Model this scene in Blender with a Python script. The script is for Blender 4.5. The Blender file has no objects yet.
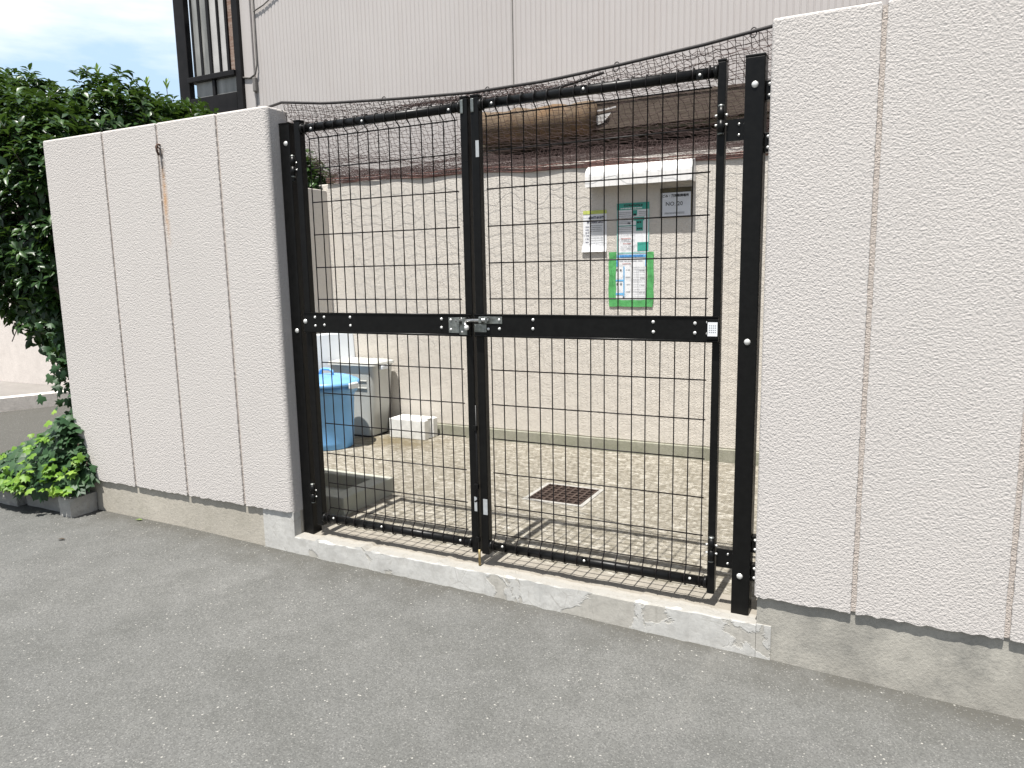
import bpy, bmesh, math, random
import numpy as np
from mathutils import Vector, Matrix

R = math.radians
SC = bpy.context.scene
COL = SC.collection
rng = random.Random(7)

# ------------------------------------------------------------------ camera
def make_camera():
    yaw, pitch, roll = 0.47, 0.1501, -0.019
    cy, sy = math.cos(yaw), math.sin(yaw)
    f = Vector((-sy, cy, 0)); r = Vector((cy, sy, 0)); u = Vector((0, 0, 1))
    cp, sp = math.cos(pitch), math.sin(pitch)
    f2 = f*cp - u*sp; u2 = f*sp + u*cp
    cr, sr = math.cos(roll), math.sin(roll)
    r3 = r*cr + u2*sr; u3 = u2*cr - r*sr
    cam = bpy.data.cameras.new('camera'); o = bpy.data.objects.new('camera', cam); COL.objects.link(o)
    m = Matrix((r3, u3, -f2)).transposed().to_4x4()
    m.translation = Vector((2.4068, -2.7211, 1.2784))
    o.matrix_world = m
    cam.sensor_fit = 'HORIZONTAL'; cam.sensor_width = 36; cam.lens = 736.4/1024*36
    cam.clip_start = 0.05; cam.clip_end = 2000
    SC.camera = o
make_camera()

# ------------------------------------------------------------------ light
SUN_EL, SUN_AZ = 72.0, 2.0          # elevation; degrees towards -x from straight in front of the wall (-y)
to_sun = Vector((-math.sin(R(SUN_AZ))*math.cos(R(SUN_EL)), -math.cos(R(SUN_AZ))*math.cos(R(SUN_EL)), math.sin(R(SUN_EL))))
sl = bpy.data.lights.new('sun', 'SUN'); sl.energy = 4.9; sl.angle = R(0.53); sl.color = (1.0, 0.965, 0.91)
so = bpy.data.objects.new('sun', sl); COL.objects.link(so)
so.rotation_euler = to_sun.to_track_quat('Z', 'Y').to_euler()

W = bpy.data.worlds.new('World'); SC.world = W; W.use_nodes = True
nt = W.node_tree; nt.nodes.clear()
out = nt.nodes.new('ShaderNodeOutputWorld'); bg = nt.nodes.new('ShaderNodeBackground')
sky = nt.nodes.new('ShaderNodeTexSky'); sky.sky_type = 'NISHITA'; sky.sun_disc = False
sky.sun_elevation = R(SUN_EL); sky.sun_rotation = R(180 + SUN_AZ); sky.air_density = 1.0; sky.dust_density = 1.5; sky.ozone_density = 1.2
tc = nt.nodes.new('ShaderNodeTexCoord'); mp = nt.nodes.new('ShaderNodeMapping'); mp.inputs['Scale'].default_value = (1.2, 1.2, 5.0)
mp.inputs['Location'].default_value = (0.35, 0.1, 0.2)
nz = nt.nodes.new('ShaderNodeTexNoise'); nz.inputs['Scale'].default_value = 2.6; nz.inputs['Detail'].default_value = 7; nz.inputs['Roughness'].default_value = 0.55
rp = nt.nodes.new('ShaderNodeValToRGB'); rp.color_ramp.elements[0].position = 0.36; rp.color_ramp.elements[1].position = 0.6
rp.color_ramp.elements[0].color = (0.05, 0.05, 0.05, 1); rp.color_ramp.elements[1].color = (1, 1, 1, 1)
mx = nt.nodes.new('ShaderNodeMix'); mx.data_type = 'RGBA'
cl = nt.nodes.new('ShaderNodeMix'); cl.data_type = 'RGBA'; cl.inputs['A'].default_value = (4.7, 6.6, 8.8, 1); cl.inputs['B'].default_value = (9.6, 9.9, 10.2, 1)
nt.links.new(cl.outputs['Result'], mx.inputs['B'])
nt.links.new(tc.outputs['Generated'], mp.inputs['Vector']); nt.links.new(mp.outputs['Vector'], nz.inputs['Vector'])
dt = nt.nodes.new('ShaderNodeVectorMath'); dt.operation = 'DOT_PRODUCT'; dt.inputs[1].default_value = Vector((-0.82, 0.52, 0.28)).normalized()
bank = nt.nodes.new('ShaderNodeMapRange'); bank.inputs['From Min'].default_value = 0.45; bank.inputs['From Max'].default_value = 0.85; bank.inputs['To Min'].default_value = 0.12
ml = nt.nodes.new('ShaderNodeMath'); ml.operation = 'MULTIPLY'
nt.links.new(tc.outputs['Generated'], dt.inputs[0]); nt.links.new(dt.outputs['Value'], bank.inputs['Value'])
nt.links.new(nz.outputs['Fac'], rp.inputs['Fac']); nt.links.new(rp.outputs['Color'], cl.inputs['Factor']); ml.inputs[0].default_value = 0.97; nt.links.new(bank.outputs['Result'], ml.inputs[1]); nt.links.new(ml.outputs['Value'], mx.inputs['Factor'])
hs = nt.nodes.new('ShaderNodeHueSaturation'); hs.inputs['Saturation'].default_value = 0.62; nt.links.new(sky.outputs['Color'], hs.inputs['Color']); nt.links.new(hs.outputs['Color'], mx.inputs['A']); nt.links.new(mx.outputs['Result'], bg.inputs['Color'])
bg.inputs['Strength'].default_value = 0.07
nt.links.new(bg.outputs['Background'], out.inputs['Surface'])
SC.view_settings.view_transform = 'Standard'; SC.view_settings.look = 'None'; SC.view_settings.gamma = 1
SC.view_settings.use_curve_mapping = False
SC.view_settings.exposure = 0.82

# ------------------------------------------------------------------ materials
class NT:
    def __init__(s, name):
        s.m = bpy.data.materials.new(name); s.m.use_nodes = True; s.t = s.m.node_tree
        s.b = s.t.nodes['Principled BSDF']; s.o = s.t.nodes['Material Output']
        s._c = None
    def n(s, t, **k):
        x = s.t.nodes.new(t)
        for a, v in k.items(): setattr(x, a, v)
        return x
    def l(s, a, b): s.t.links.new(a, b)
    def coord(s):
        if s._c is None: s._c = s.n('ShaderNodeTexCoord').outputs['Object']
        return s._c
    def mapped(s, scale=(1, 1, 1), loc=(0, 0, 0), rot=(0, 0, 0)):
        m = s.n('ShaderNodeMapping'); m.inputs['Scale'].default_value = scale; m.inputs['Location'].default_value = loc; m.inputs['Rotation'].default_value = rot
        s.l(s.coord(), m.inputs['Vector']); return m.outputs['Vector']
    def noise(s, scale, detail=4, rough=0.55, vec=None, dist=0.0):
        x = s.n('ShaderNodeTexNoise'); x.inputs['Scale'].default_value = scale; x.inputs['Detail'].default_value = detail
        x.inputs['Roughness'].default_value = rough; x.inputs['Distortion'].default_value = dist
        s.l(vec if vec is not None else s.coord(), x.inputs['Vector']); return x.outputs['Fac']
    def voro(s, scale, feature='F1', out='Distance', vec=None, rand=1.0):
        x = s.n('ShaderNodeTexVoronoi', feature=feature); x.inputs['Scale'].default_value = scale; x.inputs['Randomness'].default_value = rand
        s.l(vec if vec is not None else s.coord(), x.inputs['Vector']); return x.outputs[out]
    def ramp(s, fac, stops):
        x = s.n('ShaderNodeValToRGB'); e = x.color_ramp.elements
        while len(e) < len(stops): e.new(0.5)
        for i, (p, c) in enumerate(stops):
            e[i].position = p; e[i].color = (c, c, c, 1) if isinstance(c, (int, float)) else (*c, 1)
        s.l(fac, x.inputs['Fac']); return x.outputs['Color']
    def mix(s, fac, a, b, mode='MIX'):
        x = s.n('ShaderNodeMix', data_type='RGBA', blend_type=mode)
        for sock, v in (('Factor', fac), ('A', a), ('B', b)):
            if isinstance(v, (int, float)): x.inputs[sock].default_value = v if sock == 'Factor' else (v, v, v, 1)
            elif isinstance(v, tuple): x.inputs[sock].default_value = (*v, 1)
            else: s.l(v, x.inputs[sock])
        return x.outputs['Result']
    def math(s, op, a, b=0.0):
        x = s.n('ShaderNodeMath', operation=op)
        for i, v in enumerate((a, b)):
            if isinstance(v, (int, float)): x.inputs[i].default_value = v
            else: s.l(v, x.inputs[i])
        return x.outputs['Value']
    def sep(s, v=None):
        x = s.n('ShaderNodeSeparateXYZ'); s.l(v if v is not None else s.coord(), x.inputs[0]); return x.outputs
    def color(s, c):
        if isinstance(c, tuple): s.b.inputs['Base Color'].default_value = (*c, 1)
        else: s.l(c, s.b.inputs['Base Color'])
        return s
    def set(s, rough=0.6, metal=0.0, spec=0.5):
        if isinstance(rough, (int, float)): s.b.inputs['Roughness'].default_value = rough
        else: s.l(rough, s.b.inputs['Roughness'])
        s.b.inputs['Metallic'].default_value = metal; s.b.inputs['Specular IOR Level'].default_value = spec
        return s
    def bump(s, h, strength=0.5, dist=0.01):
        x = s.n('ShaderNodeBump'); x.inputs['Strength'].default_value = strength; x.inputs['Distance'].default_value = dist
        s.l(h, x.inputs['Height']); s.l(x.outputs['Normal'], s.b.inputs['Normal']); return s

def flat(name, c, rough=0.5, metal=0.0, var=0.12, scale=8.0, spec=0.5, bump=0.0, bscale=120):
    a = NT(name)
    n = a.noise(scale, 5)
    lo = tuple(x*(1-var) for x in c); hi = tuple(min(1, x*(1+var)) for x in c)
    a.color(a.ramp(n, [(0.3, lo), (0.7, hi)])).set(rough, metal, spec)
    if bump: a.bump(a.noise(bscale, 3), bump, 0.004)
    return a.m

def stucco(name, base, scale=1.0, strength=0.75, rust=None, dirt=0.5):
    a = NT(name)
    v = a.mapped((1, 1, 1.12))
    n1 = a.noise(72*scale, 3, 0.6, v, 0.6); n2 = a.noise(190*scale, 2, 0.6, v)
    vo = a.voro(105*scale, 'SMOOTH_F1', 'Distance', v)
    h = a.math('ADD', a.math('MULTIPLY', n1, 1.0), a.math('ADD', a.math('MULTIPLY', n2, 0.35), a.math('MULTIPLY', vo, -0.5)))
    a.bump(h, strength, 0.014)
    big = a.noise(1.6, 6, 0.6)
    c = a.ramp(big, [(0.3, tuple(x*0.955 for x in base)), (0.7, base)])
    # pits hold a little dirt
    c = a.mix(a.ramp(n1, [(0.33, 0.35*dirt), (0.5, 0.0)]), c, tuple(x*0.6 for x in base))
    st = a.noise(3.0, 5, 0.6, a.mapped((6, 6, 0.35)))
    c = a.mix(a.ramp(st, [(0.55, 0.0), (0.85, 0.22*dirt)]), c, (base[0]*0.62, base[1]*0.6, base[2]*0.55))
    if rust:
        x0, z1, z0 = rust
        s = a.sep()
        wob = a.math('MULTIPLY', a.math('SUBTRACT', a.noise(14, 3), 0.5), 0.03)
        dx = a.math('ABSOLUTE', a.math('SUBTRACT', a.math('ADD', s['X'], wob), x0))
        fx = a.ramp(dx, [(0.0, 1.0), (0.024, 0.0)])
        t = a.math('DIVIDE', a.math('SUBTRACT', s['Z'], z0), z1-z0)
        fz = a.ramp(t, [(0.0, 0.0), (0.35, 0.75), (0.97, 1.0), (1.0, 0.0)])
        f = a.math('MULTIPLY', a.math('MULTIPLY', fx, fz), a.ramp(a.noise(40, 4), [(0.3, 0.35), (0.6, 1.0)]))
        c = a.mix(f, c, a.mix(a.ramp(t, [(0.6, 0.0), (0.85, 1.0)]), (0.48, 0.25, 0.09), (0.1, 0.07, 0.05)))
    a.color(c).set(0.92, 0, 0.2)
    return a.m

M = {}
M['stucco'] = stucco('stucco_front', (0.56, 0.53, 0.505), 1.4, 0.34, rust=(-0.879, 1.93, 1.42), dirt=0.35)
M['stucco_in'] = stucco('stucco_inside', (0.62, 0.583, 0.53), 1.1, 0.3, dirt=0.7)
M['groove'] = stucco('groove_paint', (0.5, 0.45, 0.41), 1.6, 0.5)

def concrete(name, base, spot=0.25, rough=0.9, moss=None, scale=1.0, bump=0.35):
    a = NT(name)
    b = a.noise(2.2*scale, 8, 0.65); f = a.noise(60*scale, 5, 0.7); g = a.noise(9*scale, 6, 0.65)
    c = a.ramp(b, [(0.3, tuple(x*(1-spot) for x in base)), (0.68, tuple(x*(1+spot*0.5) for x in base))])
    c = a.mix(a.ramp(g, [(0.35, 0.5), (0.6, 0.0)]), c, tuple(x*0.78 for x in base))
    c = a.mix(a.ramp(f, [(0.3, 0.6), (0.55, 0.0)]), c, tuple(x*0.7 for x in base))
    if moss:
        c = a.mix(a.ramp(a.noise(4.5*scale, 6, 0.7), [(0.42, 0.0), (0.66, 0.75)]), c, moss)
    a.color(c).set(rough, 0, 0.25); a.bump(a.math('ADD', f, g), bump, 0.006)
    return a.m

M['plinth'] = concrete('plinth_concrete', (0.5, 0.465, 0.4), 0.22, moss=(0.3, 0.28, 0.235))
M['plinth_stained'] = concrete('stained_plinth_concrete', (0.46, 0.44, 0.39), 0.45, moss=(0.19, 0.186, 0.17), scale=1.5)
M['block'] = concrete('rough_block', (0.42, 0.41, 0.385), 0.3, scale=2.2, bump=0.9)
M['basin'] = concrete('basin_concrete', (0.42, 0.425, 0.38), 0.2, moss=(0.3, 0.31, 0.25), scale=1.6)
M['frame_mortar'] = concrete('pale_mortar', (0.37, 0.36, 0.335), 0.12)
M['in_plinth'] = concrete('inner_plinth', (0.34, 0.335, 0.275), 0.25, moss=(0.2, 0.205, 0.15), scale=1.5)

def threshold_mat():
    a = NT('peeling_mortar')
    s = a.sep(); n = a.noise(3.2, 7, 0.62, a.mapped((1, 1, 1.6), (3.1, 0, 0)), 0.8); g = a.noise(30, 6, 0.7); b = a.noise(8, 6, 0.7)
    pale = a.ramp(b, [(0.3, (0.42, 0.415, 0.395)), (0.65, (0.56, 0.555, 0.53))])
    pale = a.mix(a.ramp(g, [(0.35, 0.45), (0.55, 0.0)]), pale, (0.36, 0.35, 0.325))
    bare = a.ramp(g, [(0.3, (0.34, 0.325, 0.29)), (0.7, (0.45, 0.43, 0.385))])
    nz_ = a.sep(a.n('ShaderNodeNewGeometry').outputs['Normal'])
    zf = a.math('GREATER_THAN', nz_['Z'], 0.75)
    xr = a.ramp(a.math('DIVIDE', s['X'], 2.2), [(0.0, 0.0), (0.35, 0.0), (0.43, 0.07), (0.46, 0.09), (0.50, 0.02), (0.60, 0.06), (0.66, 0.17), (0.72, 0.1), (0.80, 0.0), (0.97, 0.0)])
    edge = a.ramp(a.math('ADD', n, xr), [(0.6, 0.0), (0.625, 0.85)])
    face = a.mix(edge, pale, bare)
    crack = a.voro(9, 'DISTANCE_TO_EDGE', 'Distance', a.mapped((1, 1, 1), (0, 0, 0)))
    face = a.mix(a.math('MULTIPLY', a.ramp(crack, [(0.0, 0.55), (0.02, 0.0)]), a.ramp(b, [(0.5, 0.0), (0.6, 1.0)])), face, (0.25, 0.235, 0.21))
    topc = a.ramp(b, [(0.3, (0.215, 0.196, 0.166)), (0.7, (0.285, 0.263, 0.227))])
    topc = a.mix(a.ramp(a.math('ADD', s['Y'], a.math('MULTIPLY', n, 0.03)), [(0.0, 1.0), (0.002, 0.0)]), topc, (0.31, 0.295, 0.265))
    lipm = a.math('LESS_THAN', a.math('ADD', s['Y'], a.math('MULTIPLY', b, 0.03)), -0.022)
    topc = a.mix(a.math('MULTIPLY', lipm, 0.85), topc, (0.29, 0.282, 0.262))
    topc = a.mix(a.ramp(g, [(0.3, 0.5), (0.5, 0.0)]), topc, (0.2, 0.18, 0.15))
    a.color(a.mix(zf, face, topc)).set(0.92, 0, 0.2)
    h = a.math('ADD', a.math('MULTIPLY', edge, -0.8), a.math('MULTIPLY', g, 0.6))
    a.bump(h, 0.5, 0.006)
    return a.m
M['threshold'] = threshold_mat()

def asphalt():
    a = NT('asphalt')
    big = a.noise(0.8, 6, 0.6); mid = a.noise(5, 6, 0.65); gr = a.voro(210, 'F1', 'Color'); gd = a.voro(210, 'F1', 'Distance')
    gs = a.sep(gr)
    c = a.ramp(big, [(0.3, (0.112, 0.113, 0.108)), (0.7, (0.145, 0.145, 0.138))])
    c = a.mix(a.ramp(mid, [(0.35, 0.6), (0.62, 0.0)]), c, (0.09, 0.091, 0.085))
    c = a.mix(0.8, c, a.ramp(gs['X'], [(0.0, 0.72), (0.5, 0.94), (0.9, 1.1), (1.0, 1.25)]), 'MULTIPLY')
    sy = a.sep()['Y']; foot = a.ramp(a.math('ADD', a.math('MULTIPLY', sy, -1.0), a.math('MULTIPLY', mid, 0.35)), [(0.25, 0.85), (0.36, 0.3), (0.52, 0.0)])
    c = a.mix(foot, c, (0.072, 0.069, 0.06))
    scr = a.noise(1.3, 5, 0.6, a.mapped((7, 0.5, 1), (0, 0, 0), (0, 0, -0.9)), 0.4)
    c = a.mix(a.ramp(scr, [(0.62, 0.0), (0.72, 0.16)]), c, (0.21, 0.205, 0.19))
    sp = a.sep(a.voro(120, 'F1', 'Color')); sd = a.voro(120, 'F1', 'Distance')
    m = a.math('MULTIPLY', a.math('GREATER_THAN', sp['Y'], 0.988), a.math('LESS_THAN', sd, 0.4))
    c = a.mix(a.math('MULTIPLY', m, 0.8), c, (0.36, 0.35, 0.32))
    sp2 = a.sep(a.voro(260, 'F1', 'Color'))
    c = a.mix(a.math('MULTIPLY', a.math('GREATER_THAN', sp2['Z'], 0.955), 0.45), c, (0.26, 0.255, 0.24))
    c = a.mix(a.math('MULTIPLY', a.math('LESS_THAN', sp2['X'], 0.09), 0.7), c, (0.075, 0.075, 0.073))
    a.color(c).set(0.88, 0, 0.3)
    a.bump(a.math('ADD', a.math('MULTIPLY', gd, -0.7), a.math('MULTIPLY', a.noise(400, 2), 0.4)), 0.35, 0.004)
    return a.m
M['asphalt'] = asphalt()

def yard_floor():
    a = NT('yard_concrete')
    s = a.sep()
    w = a.noise(9, 7, 0.75, a.mapped((0.8, 1.5, 1), (0, 0, 0), (0, 0, 0.6)), 1.6); f = a.noise(90, 4, 0.7); b = a.noise(1.7, 6, 0.6); g = a.noise(6, 6, 0.7)
    c = a.ramp(b, [(0.3, (0.29, 0.268, 0.226)), (0.7, (0.385, 0.36, 0.308))])
    c = a.mix(a.ramp(w, [(0.36, 1.0), (0.54, 0.0)]), c, (0.2, 0.18, 0.142))
    c = a.mix(a.ramp(g, [(0.4, 0.6), (0.6, 0.0)]), c, (0.25, 0.23, 0.19))
    c = a.mix(a.ramp(w, [(0.56, 0.0), (0.72, 0.5)]), c, (0.42, 0.4, 0.355))
    c = a.mix(a.ramp(f, [(0.32, 0.85), (0.5, 0.0)]), c, (0.17, 0.155, 0.125))
    c = a.mix(a.ramp(f, [(0.6, 0.0), (0.75, 0.5)]), c, (0.46, 0.44, 0.39))
    m2 = a.noise(21, 6, 0.75, a.mapped((1, 1.4, 1), (2, 1, 0), (0, 0, 0.5)), 1.0)
    c = a.mix(a.ramp(m2, [(0.4, 1.0), (0.52, 0.0)]), c, (0.18, 0.163, 0.128))
    c = a.mix(a.ramp(m2, [(0.53, 0.0), (0.63, 0.85)]), c, (0.46, 0.44, 0.39))
    # old damp brown stain round the bins (back left) and along the back wall
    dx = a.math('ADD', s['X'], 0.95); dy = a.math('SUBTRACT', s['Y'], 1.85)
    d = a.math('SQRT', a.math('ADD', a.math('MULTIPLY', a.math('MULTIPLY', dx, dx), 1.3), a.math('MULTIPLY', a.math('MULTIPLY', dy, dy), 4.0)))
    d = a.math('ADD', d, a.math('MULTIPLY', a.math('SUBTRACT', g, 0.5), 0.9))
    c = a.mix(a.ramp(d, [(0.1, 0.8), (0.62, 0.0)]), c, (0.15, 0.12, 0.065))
    a.color(c).set(0.92, 0, 0.2); a.bump(a.math('ADD', a.math('ADD', w, f), m2), 0.7, 0.012)
    return a.m
M['yard'] = yard_floor()

def paint_black():
    a = NT('black_gloss_paint')
    n = a.noise(30, 4)
    a.color(a.ramp(n, [(0.3, (0.0035, 0.0035, 0.0035)), (0.7, (0.006, 0.006, 0.0058))])).set(a.ramp(a.noise(60, 4), [(0.3, 0.3), (0.7, 0.42)]), 0, 0.22)
    a.bump(a.noise(350, 2), 0.06, 0.002)
    return a.m
M['black'] = paint_black()
M['wire'] = flat('black_wire_coat', (0.008, 0.006, 0.006), 0.42, var=0.3, scale=40, spec=0.25)
M['steel'] = flat('zinc_steel', (0.5, 0.5, 0.49), 0.32, 0.9, 0.25, 40)
M['galv'] = flat('galvanised_steel', (0.26, 0.275, 0.26), 0.42, 0.85, 0.35, 60)
M['bolt'] = flat('bright_bolt', (0.72, 0.72, 0.7), 0.3, 0.4, 0.1, 60)
M['sticker'] = flat('silver_sticker', (0.42, 0.44, 0.45), 0.4, 0.1, 0.1, 60)
M['white_tag'] = flat('white_tag', (0.78, 0.8, 0.82), 0.45, 0, 0.05, 60)
M['brass'] = flat('brass_rod', (0.35, 0.27, 0.13), 0.45, 0.7, 0.3, 50)
M['rust'] = flat('rusty_iron', (0.085, 0.05, 0.035), 0.85, 0.2, 0.4, 30, bump=0.4)
M['net'] = flat('brown_net_cord', (0.075, 0.046, 0.043), 0.8, 0, 0.3, 12)
M['hem'] = flat('red_brown_hem', (0.135, 0.062, 0.05), 0.85, 0, 0.3, 25)
M['rope'] = flat('dark_rope', (0.03, 0.026, 0.026), 0.75, 0, 0.3, 50)
M['blue'] = flat('blue_plastic', (0.17, 0.42, 0.78), 0.42, 0, 0.1, 5)
M['blue_lid'] = flat('pale_blue_plastic', (0.15, 0.35, 0.62), 0.4, 0, 0.12, 6)
M['grey_bin'] = flat('grey_plastic', (0.46, 0.465, 0.44), 0.5, 0, 0.12, 5)
M['dark'] = flat('dark_gap', (0.02, 0.018, 0.016), 0.9, 0, 0.2, 5)
M['white_plastic'] = flat('white_plastic', (0.7, 0.74, 0.78), 0.4, 0, 0.06, 4)
M['white_block'] = flat('white_painted_block', (0.72, 0.72, 0.7), 0.85, 0, 0.12, 20, bump=0.5, bscale=90)
M['hood'] = flat('white_hood', (0.8, 0.79, 0.77), 0.4, 0, 0.04, 4)
M['paper'] = flat('white_paper', (0.76, 0.77, 0.79), 0.6, 0, 0.04, 10)
M['sign_white'] = flat('sign_white', (0.68, 0.7, 0.74), 0.4, 0, 0.05, 10)
M['teal'] = flat('teal_print', (0.05, 0.34, 0.27), 0.5, 0, 0.08, 20)
M['teal_pale'] = flat('pale_teal_print', (0.3, 0.56, 0.52), 0.5, 0, 0.08, 20)
M['blue_print'] = flat('blue_print', (0.03, 0.16, 0.5), 0.5, 0, 0.08, 20)
M['sky_print'] = flat('light_blue_print', (0.16, 0.45, 0.75), 0.5, 0, 0.08, 20)
M['navy'] = flat('navy_print', (0.03, 0.035, 0.09), 0.5, 0, 0.1, 20)
M['ink'] = flat('black_ink', (0.02, 0.02, 0.022), 0.5, 0, 0.1, 20)
M['grey_ink'] = flat('grey_ink', (0.3, 0.31, 0.33), 0.6, 0, 0.1, 20)
M['red_ink'] = flat('red_ink', (0.5, 0.2, 0.18), 0.6, 0, 0.1, 20)
M['lime'] = flat('lime_print', (0.5, 0.56, 0.14), 0.5, 0, 0.1, 20)
M['tape'] = flat('green_tape', (0.105, 0.4, 0.13), 0.35, 0, 0.22, 14)
M['board'] = flat('dark_board', (0.1, 0.085, 0.05), 0.7, 0, 0.3, 12)
M['grate'] = flat('rusty_grate', (0.06, 0.04, 0.032), 0.8, 0.3, 0.4, 30, bump=0.3)
M['bark'] = flat('bark', (0.06, 0.045, 0.03), 0.9, 0, 0.4, 25, bump=0.6, bscale=60)
M['soil'] = flat('soil', (0.06, 0.045, 0.032), 0.95, 0, 0.4, 25, bump=0.8, bscale=60)
M['win_frame'] = flat('dark_sash', (0.012, 0.011, 0.011), 0.45, 0, 0.3, 8, 0.2)
M['block_wall'] = concrete('old_block_wall', (0.27, 0.235, 0.22), 0.25, scale=2)
M['neighbor_wall'] = concrete('pale_house_wall', (0.66, 0.61, 0.57), 0.06)
M['kerb'] = concrete('kerb_concrete', (0.68, 0.64, 0.6), 0.1)
M['paving'] = concrete('paving', (0.24, 0.225, 0.21), 0.12)
M['cable'] = flat('grey_cable', (0.16, 0.15, 0.14), 0.6, 0, 0.2, 10)

def siding_mat():
    a = NT('beige_siding')
    st = a.noise(3, 5, 0.6, a.mapped((5, 5, 0.25))); b = a.noise(0.7, 5)
    c = a.ramp(b, [(0.3, (0.455, 0.427, 0.412)), (0.7, (0.495, 0.467, 0.452))])
    c = a.mix(a.ramp(st, [(0.5, 0.0), (0.8, 0.35)]), c, (0.42, 0.38, 0.355))
    a.color(c).set(0.55, 0, 0.35); return a.m
M['siding'] = siding_mat()
def board_mat(name, lo, hi):
    a = NT(name)
    n = a.noise(5, 7, 0.7, a.mapped((0.8, 5, 9))); g = a.noise(50, 4, 0.7)
    c = a.ramp(n, [(0.25, lo), (0.7, hi)])
    c = a.mix(a.ramp(g, [(0.3, 0.5), (0.5, 0.0)]), c, tuple(x*0.6 for x in lo))
    a.color(c).set(0.85, 0, 0.2); a.bump(n, 0.4, 0.01); return a.m
M['eave'] = board_mat('weathered_eave', (0.065, 0.05, 0.038), (0.125, 0.1, 0.08))
def reed_mat():
    a = NT('tan_reed')
    w = a.noise(8, 6, 0.7, a.mapped((0.4, 14, 14))); g = a.noise(5, 5, 0.7)
    c = a.ramp(w, [(0.25, (0.07, 0.047, 0.03)), (0.55, (0.135, 0.1, 0.068)), (0.8, (0.22, 0.178, 0.13))])
    c = a.mix(a.ramp(g, [(0.45, 0.0), (0.7, 0.6)]), c, (0.19, 0.11, 0.055))
    a.color(c).set(0.9, 0, 0.15); a.bump(w, 0.6, 0.01); return a.m
M['reed'] = reed_mat()
def glass_panel():
    a = NT('dusty_panel')
    n = a.noise(1.5, 6, 0.6, a.mapped((7, 1, 0.8))); g = a.noise(4, 5)
    c = a.ramp(n, [(0.3, (0.16, 0.16, 0.15)), (0.7, (0.36, 0.36, 0.34))])
    a.color(a.mix(a.ramp(g, [(0.4, 0.0), (0.8, 0.5)]), c, (0.1, 0.105, 0.1))).set(0.3, 0, 0.5); return a.m
M['panel'] = glass_panel()
M['slat_white'] = flat('pale_slat', (0.48, 0.47, 0.455), 0.5, 0, 0.1, 6)
M['slat_rust'] = board_mat('rusty_slat', (0.16, 0.07, 0.04), (0.36, 0.3, 0.26))

def leaf_mat(name, cols, rough=0.32, trans=0.25):
    a = NT(name)
    gi = a.n('ShaderNodeNewGeometry').outputs['Random Per Island']
    n = len(cols)
    c = a.ramp(gi, [(i/(n-1), k) for i, k in enumerate(cols)])
    c = a.mix(a.ramp(a.noise(60, 3), [(0.3, 0.3), (0.7, 0.0)]), c, cols[0])
    a.color(c).set(rough, 0, 0.36)
    tr = a.n('ShaderNodeBsdfTranslucent'); ad = a.n('ShaderNodeMixShader'); ad.inputs[0].default_value = trans
    a.l(a.mix(0.5, c, (0.2, 0.35, 0.04)), tr.inputs['Color']); a.l(a.b.outputs[0], ad.inputs[1]); a.l(tr.outputs[0], ad.inputs[2])
    a.l(ad.outputs[0], a.o.inputs['Surface'])
    return a.m
M['leaf'] = leaf_mat('hedge_leaf', [(0.012, 0.032, 0.011), (0.02, 0.05, 0.014), (0.034, 0.078, 0.018), (0.06, 0.115, 0.028)], 0.36, 0.12)
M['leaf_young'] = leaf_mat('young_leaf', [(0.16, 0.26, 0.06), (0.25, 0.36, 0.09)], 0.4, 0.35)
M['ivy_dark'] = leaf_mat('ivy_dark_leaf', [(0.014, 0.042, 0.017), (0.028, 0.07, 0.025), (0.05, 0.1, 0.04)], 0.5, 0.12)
M['ivy_sunlit'] = leaf_mat('ivy_sunlit_leaf', [(0.05, 0.13, 0.018), (0.12, 0.24, 0.025), (0.18, 0.32, 0.035), (0.27, 0.4, 0.07)], 0.5, 0.3)  # brighter copy of the ivy leaf, sunlight put into its colour

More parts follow.
